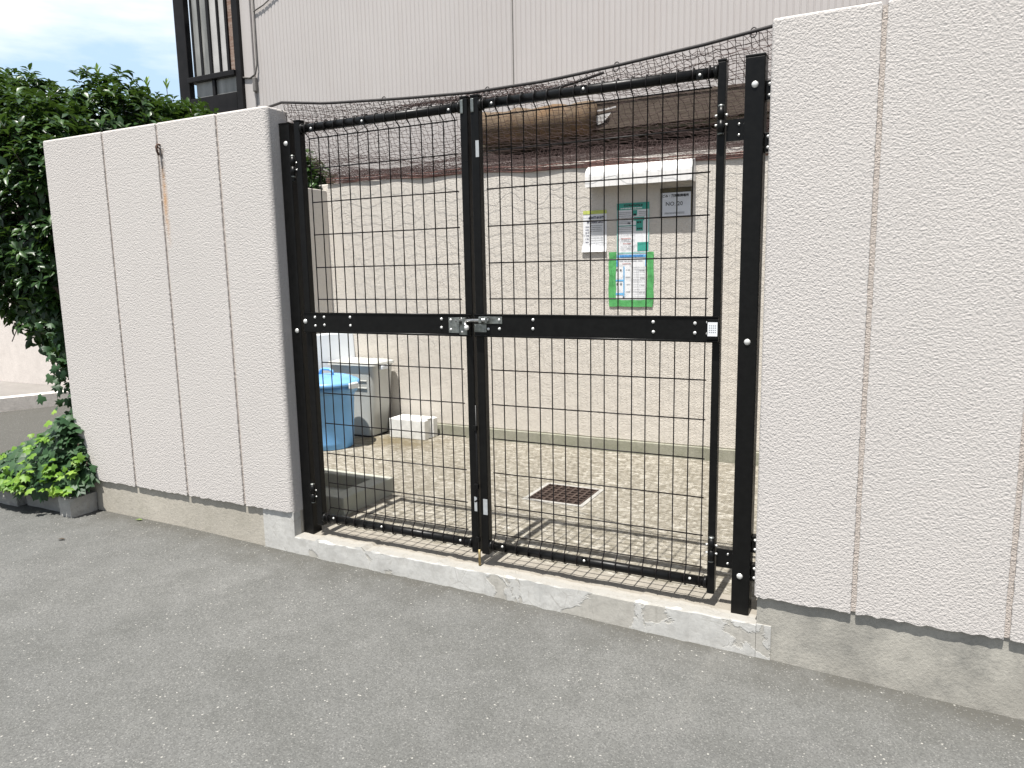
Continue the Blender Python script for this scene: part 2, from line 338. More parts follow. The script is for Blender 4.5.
# ------------------------------------------------------------------ mesh helpers
class MB:
    def __init__(s): s.v = []; s.f = []; s.mi = []; s.sm = []
    def add(s, verts, faces, mi=0, smooth=False):
        o = len(s.v); s.v += [tuple(p) for p in verts]
        for f in faces: s.f.append(tuple(o+i for i in f)); s.mi.append(mi); s.sm.append(smooth)
    def box(s, x0, x1, y0, y1, z0, z1, mi=0):
        v = [(x0, y0, z0), (x1, y0, z0), (x1, y1, z0), (x0, y1, z0), (x0, y0, z1), (x1, y0, z1), (x1, y1, z1), (x0, y1, z1)]
        s.add(v, [(0, 3, 2, 1), (4, 5, 6, 7), (0, 1, 5, 4), (1, 2, 6, 5), (2, 3, 7, 6), (3, 0, 4, 7)], mi)
    def bbox(s, x0, x1, y0, y1, z0, z1, bev=0.004, seg=2, mi=0, widths=None):
        bm = bmesh.new(); bmesh.ops.create_cube(bm, size=1)
        for v in bm.verts:
            v.co = Vector((x0 if v.co.x < 0 else x1, y0 if v.co.y < 0 else y1, z0 if v.co.z < 0 else z1))
        bmesh.ops.bevel(bm, geom=bm.edges[:], offset=bev, segments=seg, profile=0.5, affect='EDGES')
        s.frombm(bm, mi)
    def frombm(s, bm, mi=0, smooth=False):
        bm.verts.index_update()
        s.add([v.co[:] for v in bm.verts], [[v.index for v in f.verts] for f in bm.faces], mi, smooth); bm.free()
    def tube(s, pts, r, n=6, mi=0, smooth=True, cap=True):
        pts = [Vector(p) for p in pts]; rings = []
        up = None
        for i, p in enumerate(pts):
            d = (pts[min(i+1, len(pts)-1)] - pts[max(i-1, 0)]).normalized()
            if up is None: up = d.orthogonal().normalized()
            up = (up - d*up.dot(d))
            up = up.normalized() if up.length > 1e-6 else d.orthogonal().normalized()
            b = d.cross(up); rr = r[i] if isinstance(r, (list, tuple)) else r
            rings.append([p + (up*math.cos(2*math.pi*k/n) + b*math.sin(2*math.pi*k/n))*rr for k in range(n)])
        v = [q for g in rings for q in g]; f = []
        for i in range(len(pts)-1):
            for k in range(n):
                f.append((i*n+k, i*n+(k+1) % n, (i+1)*n+(k+1) % n, (i+1)*n+k))
        if cap: f.append(tuple(range(n))[::-1]); f.append(tuple((len(pts)-1)*n+k for k in range(n)))
        s.add(v, f, mi, smooth)
    def lathe(s, prof, cx, cy, z0=0, n=32, mi=0, sx=1, sy=1):
        v = []; f = []
        for r, z in prof:
            for k in range(n):
                a = 2*math.pi*k/n; v.append((cx+r*math.cos(a)*sx, cy+r*math.sin(a)*sy, z0+z))
        for i in range(len(prof)-1):
            for k in range(n): f.append((i*n+k, i*n+(k+1) % n, (i+1)*n+(k+1) % n, (i+1)*n+k))
        f.append(tuple(range(n))[::-1]); f.append(tuple((len(prof)-1)*n+k for k in range(n)))
        s.add(v, f, mi, True)
    def prism_x(s, prof, x0, x1, mi=0, smooth=False):
        n = len(prof); v = [(x0, y, z) for y, z in prof] + [(x1, y, z) for y, z in prof]
        f = [(i, (i+1) % n, n+(i+1) % n, n+i) for i in range(n)]
        s.add(v, f, mi, smooth); s.add(v, [tuple(range(n))[::-1], tuple(range(n, 2*n))], mi)
    def build(s, name, mats, parent=None, auto=True):
        me = bpy.data.meshes.new(name); me.from_pydata(s.v, [], s.f)
        for m in (mats if isinstance(mats, (list, tuple)) else [mats]): me.materials.append(m)
        me.polygons.foreach_set('material_index', s.mi); me.polygons.foreach_set('use_smooth', s.sm)
        me.update()
        bm = bmesh.new(); bm.from_mesh(me); bmesh.ops.recalc_face_normals(bm, faces=bm.faces[:]); bm.to_mesh(me); bm.free()
        o = bpy.data.objects.new(name, me); COL.objects.link(o)
        if parent is not None:
            o.parent = parent; o.matrix_parent_inverse = parent.matrix_basis.inverted()
        return o

def thing(name, label, cat, loc=(0, 0, 0), group=None):
    o = bpy.data.objects.new(name, None); o.location = loc; o.empty_display_size = 0.1; COL.objects.link(o)
    return tag(o, label, cat, group)
def tag(o, label, cat, group=None):
    o['label'] = label; o['category'] = cat
    if group: o['group'] = group
    return o
def struct(o, kind='structure'):
    o['kind'] = kind; return o

# ================================================================== GROUND
def road_z(x):
    xs = [-80, -3, -1.7, -0.9, -0.37, 0.03, 0.87, 1.43, 2.1, 2.8, 4.5, 90]
    zs = [-0.07, -0.066, -0.066, -0.07, -0.085, -0.094, -0.103, -0.118, -0.133, -0.158, -0.2, -0.2]
    return float(np.interp(x, xs, zs))
m = MB()
xs = [-400, -80, -20, -8, -5, -4, -3] + [round(-2.6+0.2*i, 2) for i in range(38)] + [6, 10, 30, 90, 400]
ys = [-400, -60, -15, -6, -3, -2, -1, -0.5, -0.079, 0.6, 3, 12, 60, 600]
vv = [(x, y, road_z(x)) for y in ys for x in xs]; nx = len(xs)
m.add(vv, [(j*nx+i, j*nx+i+1, (j+1)*nx+i+1, (j+1)*nx+i) for j in range(len(ys)-1) for i in range(nx-1)], 0, True)
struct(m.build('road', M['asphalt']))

m = MB()
# floor with a square hole left for the drain
gx0, gx1, gy0, gy1 = 0.612, 0.98, 0.912, 1.267
def sheet(x0, x1, y0, y1, z=0.0):
    m.add([(x0, y0, z), (x1, y0, z), (x1, y1, z), (x0, y1, z)], [(0, 1, 2, 3)])
sheet(-1.78, gx0, 0.12, 2.25); sheet(gx1, 2.4, 0.12, 2.25); sheet(gx0, gx1, 0.12, gy0); sheet(gx0, gx1, gy1, 2.25)
struct(m.build('floor', M['yard']))

# ================================================================== FRONT WALLS
def wall_strips(x0, x1, grooves, z0, z1, yf=-0.09, yb=0.05, endL=0.006, endR=0.006):
    edges = [x0] + grooves + [x1]; g = 0.0075
    mb = MB()
    for i in range(len(edges)-1):
        a = edges[i] + (g if i else 0); b = edges[i+1] - (g if i < len(edges)-2 else 0)
        bm = bmesh.new(); bmesh.ops.create_cube(bm, size=1)
        for v in bm.verts:
            v.co = Vector((a if v.co.x < 0 else b, yf if v.co.y < 0 else yb, z0 if v.co.z < 0 else z1))
        eL = [e for e in bm.edges if all(abs(v.co.x-a) < 1e-6 and v.co.y < 0 for v in e.verts)]
        eR = [e for e in bm.edges if all(abs(v.co.x-b) < 1e-6 and v.co.y < 0 for v in e.verts)]
        eT = [e for e in bm.edges if all(abs(v.co.z-z1) < 1e-6 and v.co.y < 0 for v in e.verts)]
        bmesh.ops.bevel(bm, geom=eL, offset=(endL if i == 0 else 0.004), segments=3, profile=0.5, affect='EDGES')
        eR = [e for e in bm.edges if all(abs(v.co.x-b) < 1e-6 and v.co.y < -0.04 for v in e.verts)]
        bmesh.ops.bevel(bm, geom=eR, offset=(endR if i == len(edges)-2 else 0.004), segments=5, profile=0.5, affect='EDGES')
        eT = [e for e in bm.edges if all(abs(v.co.z-z1) < 1e-6 for v in e.verts)]
        bmesh.ops.bevel(bm, geom=eT, offset=0.01, segments=3, profile=0.5, affect='EDGES')
        nz_ = int((z1-z0)/0.014); nxx = int((b-a)/0.016)
        for k in range(1, nz_): bmesh.ops.bisect_plane(bm, geom=bm.verts[:]+bm.edges[:]+bm.faces[:], plane_co=(0, 0, z0+(z1-z0)*k/nz_), plane_no=(0, 0, 1))
        front = [f for f in bm.faces if f.calc_center_median().z < z0+0.03]
        for k in range(1, nxx):
            geo = set(front)
            for f in front: geo.update(f.edges); geo.update(f.verts)
            bmesh.ops.bisect_plane(bm, geom=list(geo), plane_co=(a+(b-a)*k/nxx, 0, 0), plane_no=(1, 0, 0))
            front = [f for f in bm.faces if f.calc_center_median().z < z0+0.03]
        tabs = {}
        def jit(key, amp):
            if key not in tabs: tabs[key] = rng.uniform(-amp, amp)
            return tabs[key]
        for v in bm.verts:
            kz = round(v.co.z, 3); kx = round(v.co.x, 3); near = None
            if v.co.x < a+0.0055 and i: near = 'a'
            elif v.co.x > b-0.0055 and i < len(edges)-2: near = 'b'
            bot = v.co.z < z0+0.001
            if near: v.co.x += jit((near, kz), 0.0011)
            if bot: v.co.z += jit(('z', kx), 0.004) - 0.001
        mb.frombm(bm, 0)
    mb.box(x0+0.03, x1-0.03, yf+0.009, yb-0.004, z0+0.003, z1-0.012, 1)
    return mb
def plinth_mb(x0, x1, y0=-0.076, y1=0.045, z1=0.2):
    mb = MB(); mb.box(x0, x1, y0, y1, -0.5, z1); return mb

LW = thing('stucco_wall', 'pale stucco wall with three vertical grooves and a rust streak, left of the gate', 'wall', (-1.0, -0.02, 0))
wall_strips(-1.84, -0.165, [-1.328, -0.905, -0.485], 0.123, 2.054, endR=0.022, endL=0.012).build('stucco_face', [M['stucco'], M['groove']], LW)
plinth_mb(-1.83, -0.17, z1=0.1255).build('plinth', M['plinth'], LW)
mb = MB(); mb.bbox(-1.835, -1.775, 0.052, 2.19, -0.3, 1.98, 0.006); mb.build('side_wall', M['stucco_in'], LW)
mb = MB(); hz = 1.945
mb.tube([(-0.884, -0.085, hz), (-0.884, -0.106, hz), (-0.884, -0.114, hz-0.012), (-0.881, -0.112, hz-0.036), (-0.886, -0.1, hz-0.05)], 0.0055, 6)
mb.tube([(-0.899, -0.098, hz-0.004), (-0.882, -0.104, hz-0.014), (-0.872, -0.1, hz-0.026)], 0.004, 5)
mb.build('wall_hook', M['rust'], LW)

RW = thing('stucco_wall', 'pale stucco wall with wide grooved panels on a stained plinth, right of the gate', 'wall', (3.0, -0.02, 0))
wall_strips(2.034, 4.3, [2.36, 2.80, 3.24, 3.68], 0.106, 2.072, endL=0.012).build('stucco_face', [M['stucco'], M['groove']], RW)
plinth_mb(2.044, 4.3, z1=0.1085).build('plinth', M['plinth_stained'], RW)
mb = MB(); mb.bbox(2.36, 2.44, 0.052, 2.19, -0.3, 2.0, 0.006); mb.build('side_wall', M['stucco_in'], RW)

BW = thing('stucco_wall', 'beige stucco back wall of the yard, behind bins and notices', 'wall', (0.3, 2.25, 0))
mb = MB(); mb.bbox(-1.9, 2.5, 2.19, 2.33, 0.088, 2.03, 0.008); mb.build('stucco_face', M['stucco_in'], BW)
mb = MB(); mb.bbox(-1.9, 2.5, 2.172, 2.33, -0.3, 0.088, 0.004); mb.build('plinth', M['in_plinth'], BW)

# threshold under the gate
TH = thing('threshold', 'pale concrete threshold step with peeling mortar under the mesh gates', 'step', (0.94, 0, 0))
bm = bmesh.new(); bmesh.ops.create_cube(bm, size=1)
for v in bm.verts: v.co = Vector((-0.165 if v.co.x < 0 else 2.043, -0.081 if v.co.y < 0 else 0.12, -0.4 if v.co.z < 0 else 0.0))
bmesh.ops.subdivide_edges(bm, edges=[e for e in bm.edges if abs(e.verts[0].co.x-e.verts[1].co.x) > 1], cuts=90)
for v in bm.verts:
    if v.co.z > -0.01 and v.co.y < 0: v.co.y += rng.uniform(-0.002, 0.0025); v.co.z += rng.uniform(-0.003, 0.001)
e = [e for e in bm.edges if all(v.co.z > -0.02 and v.co.y < 0 for v in e.verts)]
bmesh.ops.bevel(bm, geom=e, offset=0.007, segments=2, profile=0.5, affect='EDGES')
mb = MB(); mb.frombm(bm); mb.build('step_body', M['threshold'], TH)
mb = MB(); mb.bbox(-0.372, -0.1655, -0.0795, -0.03, -0.4, 0.1225, 0.002); mb.build('mortar_patch', M['threshold'], TH)
mb = MB(); mb.bbox(2.0435, 2.096, -0.0805, -0.03, -0.4, -0.002, 0.002); mb.build('mortar_patch', M['threshold'], TH)

# ================================================================== GATE
def stud(mb, x, y, z, r=0.0065, d=0.006, axis='y', n=10):
    prof = [(r, 0), (r*0.92, d*0.45), (r*0.6, d*0.85), (r*0.15, d)]
    v = []; f = []
    for rr, h in prof:
        for k in range(n):
            a = 2*math.pi*k/n
            if axis == 'y': v.append((x+rr*math.cos(a), y-h, z+rr*math.sin(a)))
            else: v.append((x+h, y+rr*math.cos(a), z+rr*math.sin(a)))
    for i in range(len(prof)-1):
        for k in range(n): f.append((i*n+k, i*n+(k+1) % n, (i+1)*n+(k+1) % n, (i+1)*n+k))
    f.append(tuple((len(prof)-1)*n+k for k in range(n)))
    mb.add(v, f, 0, True)
def studs(pts, y, parent, name='bolt', r=0.0065, d=0.005, mat='bolt'):
    for x, z in pts:
        mb = MB(); stud(mb, x, y, z, r, d); mb.build(name, M[mat], parent)

def post(x0, x1, y0, y1, ztop, label, bolts):
    p = thing('gate_post', label, 'gate post', ((x0+x1)/2, (y0+y1)/2, 0), 'black square posts holding the gate')
    mb = MB(); mb.bbox(x0, x1, y0, y1, -0.05, ztop-0.004, 0.003); mb.build('post_tube', M['black'], p)
    mb = MB(); mb.bbox(x0-0.001, x1+0.001, y0-0.001, y1+0.001, ztop-0.004, ztop+0.004, 0.002); mb.build('post_cap', M['black'], p)
    for x, z in bolts:
        mb = MB(); stud(mb, x, y0, z, 0.0115, 0.006); mb.build('bolt', M['bolt'], p)
    return p
PL = post(-0.163, -0.102, -0.014, 0.05, 1.982, 'left gate post, dark square tube standing against the grooved wall end', [(-0.126, 1.892), (-0.128, 1.02)])
PR = post(1.944, 2.009, -0.032, 0.033, 1.982, 'right gate post, dark square tube with white bolt heads beside the wide gap', [(1.977, 1.888), (1.976, 1.02), (1.973, 0.148)])
for z in (1.87, 1.70, 0.27, 0.16):
    mb = MB(); mb.bbox(2.0095, 2.0335, -0.012, 0.022, z-0.032, z+0.032, 0.002); b = mb.build('wall_bracket', M['black'], PR)
    for dz in (-0.018, 0.018):
        mb = MB(); stud(mb, 2.022, -0.012, z+dz, 0.006, 0.006); mb.build('bolt', M['bolt'], b)
for z in (1.75, 0.2):
    mb = MB(); mb.box(1.8825, 1.9435, -0.012, -0.004, z-0.036, z+0.036); pl = mb.build('hinge_plate', M['black'], PR)
    for dz in (-0.018, 0.018):
        mb = MB(); stud(mb, 1.925, -0.012, z+dz, 0.0055, 0.004); mb.build('bolt', M['steel'], pl)
for z in (1.78, 0.22):
    mb = MB(); mb.box(-0.1015, -0.088, -0.012, -0.004, z-0.06, z+0.05); mb.build('hinge_plate', M['black'], PL)

PITCH, ROW = 0.0558, 0.15
RAILY, RAILR = -0.004, 0.019
def leaf(x0, ncols, sx0, sx1, tx0, tx1, label, side):
    """x0: first wire; sx0/sx1 left stile, tx0/tx1 right stile"""
    g = thing('gate_leaf', label, 'gate', (sx0 if side == 'L' else tx1, 0, 0.0), 'black mesh gate leaves')
    ztop, zbot = 1.985, 0.052
    for a, b in ((sx0, sx1), (tx0, tx1)):
        mb = MB(); mb.bbox(a, b, -0.018, 0.018, zbot, ztop-0.004, 0.0035)
        st = mb.build('stile', M['black'], g)
        mb = MB(); mb.bbox(a-0.001, b+0.001, -0.019, 0.019, ztop-0.004, ztop+0.004, 0.002); mb.build('stile_cap', M['black'], st)
    for z, nm in ((1.95, 'top_rail'), (0.092, 'bottom_rail')):
        mb = MB(); mb.tube([(sx1+0.0005, RAILY, z), (tx0-0.0005, RAILY, z)], RAILR, 16)
        for xx in (sx1, tx0-0.014): mb.tube([(xx+0.0006, RAILY, z), (xx+0.0135, RAILY, z)], 0.0235, 14)
        mb.build(nm, M['black'], g)
    # mid rail: channel with lips, in front of the wires and the stiles
    mr = MB(); y0, y1 = -0.043, -0.0195
    mx0, mx1 = (sx0+0.01, tx1-0.004) if side == 'L' else (sx0+0.004, tx1-0.002)
    mr.bbox(mx0, mx1, -0.036, y1, 1.016, 1.108, 0.002)
    mr.tube([(mx0+0.001, -0.0365, 1.0195), (mx1-0.001, -0.0365, 1.0195)], 0.0046, 10); mr.tube([(mx0+0.001, -0.0355, 1.1065), (mx1-0.001, -0.0355, 1.1065)], 0.0042, 10)
    rail = mr.build('middle_rail', M['black'], g)
    # welded wire panel, folded forward over the rails at top and bottom
    wm = MB(); rv = 0.0026; x1 = x0 + (ncols-1)*PITCH
    for c in range(ncols):
        x = x0 + c*PITCH + rng.uniform(-0.0008, 0.0008)
        up = [(x, -0.025, 1.951), (x, -0.0255, 1.935), (x, -0.022, 1.928), (x, 0.004, 1.908)]
        hook = [(x, 0.017, 1.958), (x, 0.012, 1.969), (x, 0.0, 1.9745), (x, -0.012, 1.972), (x, -0.022, 1.963)]
        low = [(x, 0.004, 0.142), (x, -0.02, 0.113), (x, -0.0255, 0.105), (x, -0.025, 0.088), (x, -0.018, 0.075), (x, -0.005, 0.0675), (x, 0.006, 0.068)]
        wm.tube(hook + up + [(x, 0.004, 1.0), ] + low, rv, 6)
    rows = [1.77-ROW*k for k in range(11)] + [1.906, 0.143]
    for z in rows:
        if abs(z-1.02) < 0.02: z = 1.02
        zz = z + rng.uniform(-0.0015, 0.0015)
        wm.tube([(x0-0.006, 0.0085, zz), (x1+0.006, 0.0085, zz)], 0.0028, 6)
    wm.build('mesh_panel', M['wire'], g)
    return g, rail

GL, railL = leaf(0.0, 15, -0.070, -0.034, 0.818, 0.853, 'narrower left mesh gate leaf, black, carrying the latch bolt', 'L')
GR, railR = leaf(0.928, 17, 0.868, 0.905, 1.850, 1.878, 'wider right mesh gate leaf, black, with a white tag on its hinge side', 'R')
studs([(0.009, 1.088), (0.009, 1.048), (0.064, 1.089), (0.064, 1.052), (0.217, 1.09), (0.217, 1.052), (0.71, 1.088), (0.709, 1.051)], -0.036, railL)
studs([(0.938, 1.049), (0.99, 1.05), (0.991, 1.09), (1.143, 1.089), (1.142, 1.053), (1.637, 1.087), (1.638, 1.05), (1.792, 1.084), (1.792, 1.049), (1.838, 1.088), (1.838, 1.047)], -0.036, railR)
mb = MB(); stud(mb, -0.052, -0.036, 1.068, 0.0115, 0.006); mb.build('bolt', M['bolt'], railL)
for g, pts in ((GL, [(0.042, 1.941), (0.33, 1.943), (0.772, 1.941), (0.045, 0.106), (0.334, 0.104), (0.766, 0.103)]),
               (GR, [(0.971, 1.944), (1.36, 1.95), (1.791, 1.943), (0.977, 0.106), (1.355, 0.105), (1.788, 0.106)])):
    for x, z in pts:
        mb = MB(); mb.bbox(x-0.012, x+0.012, -0.0285, -0.0245, z-0.014, z+0.014, 0.001); c = mb.build('rail_clip', M['black'], g)
        mb = MB(); stud(mb, x, -0.0285, z, 0.0055, 0.005); mb.build('bolt', M['bolt'], c)
# hinges
def hinge(g, x, z, y=-0.022, h=0.085, r=0.0125, dirx=1):
    mb = MB(); mb.tube([(x, y, z-h/2), (x, y, z-0.002)], r, 14); mb.tube([(x, y, z+0.002), (x, y, z+h/2)], r, 14)
    hg = mb.build('hinge', M['black'], g)
    mb = MB(); mb.tube([(x, y, z+h/2+0.0005), (x, y, z+h/2+0.007)], r*0.82, 12); mb.build('hinge_pin', M['galv'], hg); mb = MB(); mb.tube([(x, y, z-h/2-0.006), (x, y, z-h/2-0.0005)], r*0.82, 12); mb.build('hinge_pin', M['galv'], hg)
    for sx in (-1, 1):
        for dz in (-0.016, 0.016):
            if dirx > 0 and sx < 0: continue
            mb = MB(); mb.tube([(x+sx*(r+0.0015), y+0.006, z+dz), (x+sx*(r+0.009), y+0.006, z+dz)], 0.0042, 8); mb.build('bolt', M['bolt'], hg)
hinge(GL, -0.083, 1.785); hinge(GL, -0.083, 0.215)
hinge(GR, 1.867, 1.785, y=-0.031, dirx=0); hinge(GR, 1.867, 0.235, y=-0.031, dirx=0)
# latch
mb = MB(); mb.bbox(0.748, 0.805, -0.041, -0.0385, 1.029, 1.095, 0.001); mb.bbox(0.8, 0.838, -0.041, -0.0385, 1.022, 1.088, 0.001)
lp = mb.build('latch_plate', M['galv'], GL); 
studs([(0.759, 1.085), (0.759, 1.044), (0.81, 1.09), (0.815, 1.035)], -0.041, lp, r=0.006)
mb = MB(); mb.tube([(0.79, -0.052, 1.082), (0.9, -0.052, 1.085), (0.948, -0.052, 1.088)], 0.0068, 12); mb.tube([(0.84, -0.052, 1.08), (0.842, -0.066, 1.071), (0.858, -0.078, 1.06)], 0.0058, 10)
bo = mb.build('latch_bolt', M['steel'], GL)
mb = MB(); mb.lathe([(0.002, -0.011), (0.0085, -0.008), (0.011, 0), (0.0085, 0.008), (0.002, 0.011)], 0.86, -0.082, 1.056, 14); mb.build('latch_knob', M['bolt'], bo)
mb = MB()
for x in (0.806, 0.832):
    mb = MB(); mb.bbox(x-0.006, x+0.006, -0.0605, -0.0415, 1.066, 1.096, 0.002); mb.build('latch_guide', M['galv'], GL)
mb = MB(); mb.bbox(0.872, 0.93, -0.039, -0.0365, 1.035, 1.068, 0.001); mb.bbox(0.895, 1.004, -0.0395, -0.0365, 1.071, 1.1, 0.001)
mb.bbox(0.905, 0.918, -0.0615, -0.040, 1.073, 1.099, 0.002); mb.bbox(0.935, 0.945, -0.0615, -0.040, 1.073, 1.099, 0.002)
kp = mb.build('latch_keeper', M['galv'], GR); studs([(0.925, 1.09), (0.991, 1.087)], -0.0395, kp, r=0.006)
# drop rod on the meeting stile
mb = MB(); mb.tube([(0.861, -0.026, 0.0), (0.861, -0.026, 0.72)], 0.0045, 8); mb.tube([(0.861, -0.026, 0.30), (0.861, -0.05, 0.30)], 0.0045, 8)
dr = mb.build('drop_rod', M['black'], GL)
mb = MB(); mb.tube([(0.861, -0.026, 0.002), (0.861, -0.026, 0.075)], 0.0058, 8); mb.build('rod_tip', M['brass'], dr)
mb = MB()
for z in (0.12, 0.36, 0.62):
    mb = MB(); mb.bbox(0.846, 0.8665, -0.034, -0.0185, z-0.012, z+0.012, 0.002); mb.build('rod_guide', M['black'], dr)
# stickers, tag, end caps
def sticker(x0, x1, z0, z1, y, g, mat, nm='sticker'):
    mb = MB(); mb.box(x0, x1, y-0.001, y, z0, z1); return mb.build(nm, M[mat], g)
sticker(0.889, 0.904, 1.745, 1.81, -0.0182, GR, 'sticker'); sticker(0.882, 0.903, 0.235, 0.305, -0.0182, GR, 'sticker'); sticker(0.838, 0.8515, 0.245, 0.31, -0.0182, GL, 'sticker')
sticker(0.839, 0.8505, 1.735, 1.80, -0.0182, GL, 'black')
tg = sticker(1.8395, 1.874, 1.039, 1.089, -0.044, railR, 'white_tag', 'tag')
mb = MB(); mb.bbox(1.836, 1.8785, -0.0438, -0.0365, 1.03, 1.1, 0.001); mb.build('tag_plate', M['black'], railR)
mb = MB()
for z in (1.052, 1.060, 1.068, 1.076):
    for i in range(4): mb.box(1.844+i*0.007, 1.8485+i*0.007, -0.0456, -0.0452, z, z+0.0028)
mb.build('print', M['grey_ink'], tg)
for g, x in ((GL, 0.828), (GR, 0.878)):
    mb = MB(); mb.bbox(x-0.007, x+0.007, -0.0225, -0.0183, 1.92, 1.975, 0.003); mb.build('lit_end_cap', M['galv'], g)  # pale metal colour stands in for light on the stile tops

# ================================================================== YARD CONTENT
# drain
DR = thing('drain_grate', 'square rusty drain grate set in a pale mortar rim in the yard floor', 'drain grate', (0.797, 1.09, 0))
mb = MB(); a, b, c, d = gx0, gx1, gy0, gy1; ix0, ix1, iy0, iy1 = 0.636, 0.956, 0.935, 1.243
mb.box(a, b, c, iy0, -0.1, 0.004); mb.box(a, b, iy1, d, -0.1, 0.004); mb.box(a, ix0, iy0, iy1, -0.1, 0.004); mb.box(ix1, b, iy0, iy1, -0.1, 0.004)
mb.build('mortar_rim', M['frame_mortar'], DR)
mb = MB(); N = 7
for i in range(N+1):
    x = ix0+0.004 + (ix1-ix0-0.008)*i/N; mb.box(x-0.007 if i else x-0.003, x+0.007 if i < N else x+0.003, iy0+0.001, iy1-0.001, -0.012, 0.006)
for j in range(N+1):
    y = iy0+0.004 + (iy1-iy0-0.008)*j/N
    for i in range(N):
        xa = ix0+0.004+(ix1-ix0-0.008)*i/N+0.0072; xb = ix0+0.004+(ix1-ix0-0.008)*(i+1)/N-0.0072
        mb.box(xa, xb, max(y-0.007, iy0+0.001), min(y+0.007, iy1-0.001), -0.011, 0.005)
mb.build('grate', M['grate'], DR)
mb = MB(); mb.box(ix0, ix1, iy0, iy1, -0.12, -0.08); mb.build('sump', M['dark'], DR)

# low concrete basin
BA = thing('concrete_basin', 'low rectangular concrete washing basin on the yard floor by the left post', 'basin', (-0.6, 0.5, 0))
mb = MB(); X0, X1, Y0, Y1, H = -1.1, -0.14, 0.268, 0.722, 0.098
mb.bbox(X0, X1, Y1-0.085, Y1, -0.01, H, 0.006); mb.bbox(X1-0.1, X1, Y0, Y1-0.0855, -0.01, H, 0.006)
mb.bbox(X0, X1-0.1005, Y0, Y0+0.12, -0.01, H-0.002, 0.006); mb.bbox(X0, X0+0.1, Y0+0.121, Y1-0.086, -0.01, H, 0.006)
mb.build('rim', M['basin'], BA)
mb = MB(); mb.box(X0+0.1, X1-0.1, Y0+0.12, Y1-0.0855, -0.01, 0.012); mb.build('basin_floor', M['basin'], BA)

# blue bin
bx, by = -1.315, 1.535
BB = thing('rubbish_bin', 'round blue plastic bin with a pale blue lid, in front of the grey bin', 'bin', (bx, by, 0))
mb = MB(); mb.lathe([(0.165, 0.0), (0.172, 0.006), (0.178, 0.05), (0.196, 0.395), (0.203, 0.4), (0.207, 0.43), (0.213, 0.47)], bx, by, 0, 40); mb.build('body', M['blue'], BB)
mb = MB(); mb.lathe([(0.2075, 0.418), (0.219, 0.42), (0.226, 0.474), (0.21, 0.4745)], bx, by, 0, 40); mb.build('rim', M['blue_lid'], BB)
mb = MB(); mb.lathe([(0.24, 0.476), (0.245, 0.482), (0.242, 0.5), (0.225, 0.512), (0.2, 0.517), (0.19, 0.529), (0.15, 0.541), (0.08, 0.549), (0.01, 0.55)], bx, by, 0, 40); lid = mb.build('lid', M['blue_lid'], BB)
mb = MB(); mb.tube([(bx-0.06, by, 0.548), (bx-0.055, by, 0.578), (bx-0.03, by, 0.59), (bx+0.03, by, 0.59), (bx+0.055, by, 0.578), (bx+0.06, by, 0.548)], 0.011, 8); mb.build('lid_handle', M['blue'], lid)
mb = MB(); mb.bbox(bx+0.236, bx+0.262, by-0.045, by+0.045, 0.455, 0.5, 0.008); mb.build('side_handle', M['white_plastic'], BB)

# grey bin (tapered box)
def taper(mb, b, t, z0, z1, r=0.05, n=9, mi=0):
    def ring(x0, x1, y0, y1, z):
        p = []
        for cx, cy, a0 in ((x1-r, y1-r, 0), (x0+r, y1-r, 90), (x0+r, y0+r, 180), (x1-r, y0+r, 270)):
            for k in range(n): a = R(a0+90*k/(n-1)); p.append((cx+r*math.cos(a), cy+r*math.sin(a), z))
        return p
    A = ring(*b, z0); B = ring(*t, z1); k = len(A)
    mb.add(A+B, [(i, (i+1) % k, k+(i+1) % k, k+i) for i in range(k)], mi, False); mb.add(A, [tuple(range(k))[::-1]], mi); mb.add(B, [tuple(range(k))], mi)
GB = thing('rubbish_bin', 'tall grey square plastic bin with a flat lid, behind the blue bin', 'bin', (-1.4, 2.02, 0))
mb = MB(); taper(mb, (-1.545, -1.195, 1.892, 2.13), (-1.585, -1.135, 1.87, 2.15), 0.012, 0.575); mb.build('body', M['grey_bin'], GB)
mb = MB(); taper(mb, (-1.55, -1.19, 1.887, 2.133), (-1.55, -1.19, 1.887, 2.133), 0.0, 0.0115); mb.build('base', M['dark'], GB)
mb = MB(); taper(mb, (-1.60, -1.12, 1.85, 2.16), (-1.595, -1.125, 1.855, 2.158), 0.577, 0.596); taper(mb, (-1.57, -1.15, 1.88, 2.14), (-1.56, -1.16, 1.89, 2.13), 0.5965, 0.606); mb.build('lid', M['grey_bin'], GB)
for z in (0.455, 0.397):
    mb = MB(); mb.bbox(-1.36, -1.21, 1.868, 1.88, z-0.005, z+0.005, 0.003); mb.build('grip', M['grey_bin'], GB)
mb = MB(); mb.bbox(-1.165, -1.11, 1.95, 2.04, 0.54, 0.572, 0.006); mb.build('side_clip', M['white_plastic'], GB)

mb = MB(); bm = bmesh.new(); bmesh.ops.create_cube(bm, size=1)
for v in bm.verts: v.co = Vector((v.co.x*0.035, v.co.y*0.58, (v.co.z+0.5)*0.815))
bmesh.ops.bevel(bm, geom=[e for e in bm.edges if all(v.co.z > 0.5 for v in e.verts)] + [e for e in bm.edges if abs(e.verts[0].co.z-e.verts[1].co.z) > 0.3], offset=0.014, segments=3, profile=0.5, affect='EDGES')
for v in bm.verts: v.co.x -= 0.07*(v.co.z/0.815)
bm.transform(Matrix.Translation((-1.625, 1.9, 0)) @ Matrix.Rotation(R(-21), 4, 'Z')); mb.frombm(bm)
tag(mb.build('plastic_board', M['white_plastic']), 'white plastic board leaning in the far left corner behind the bins', 'board')

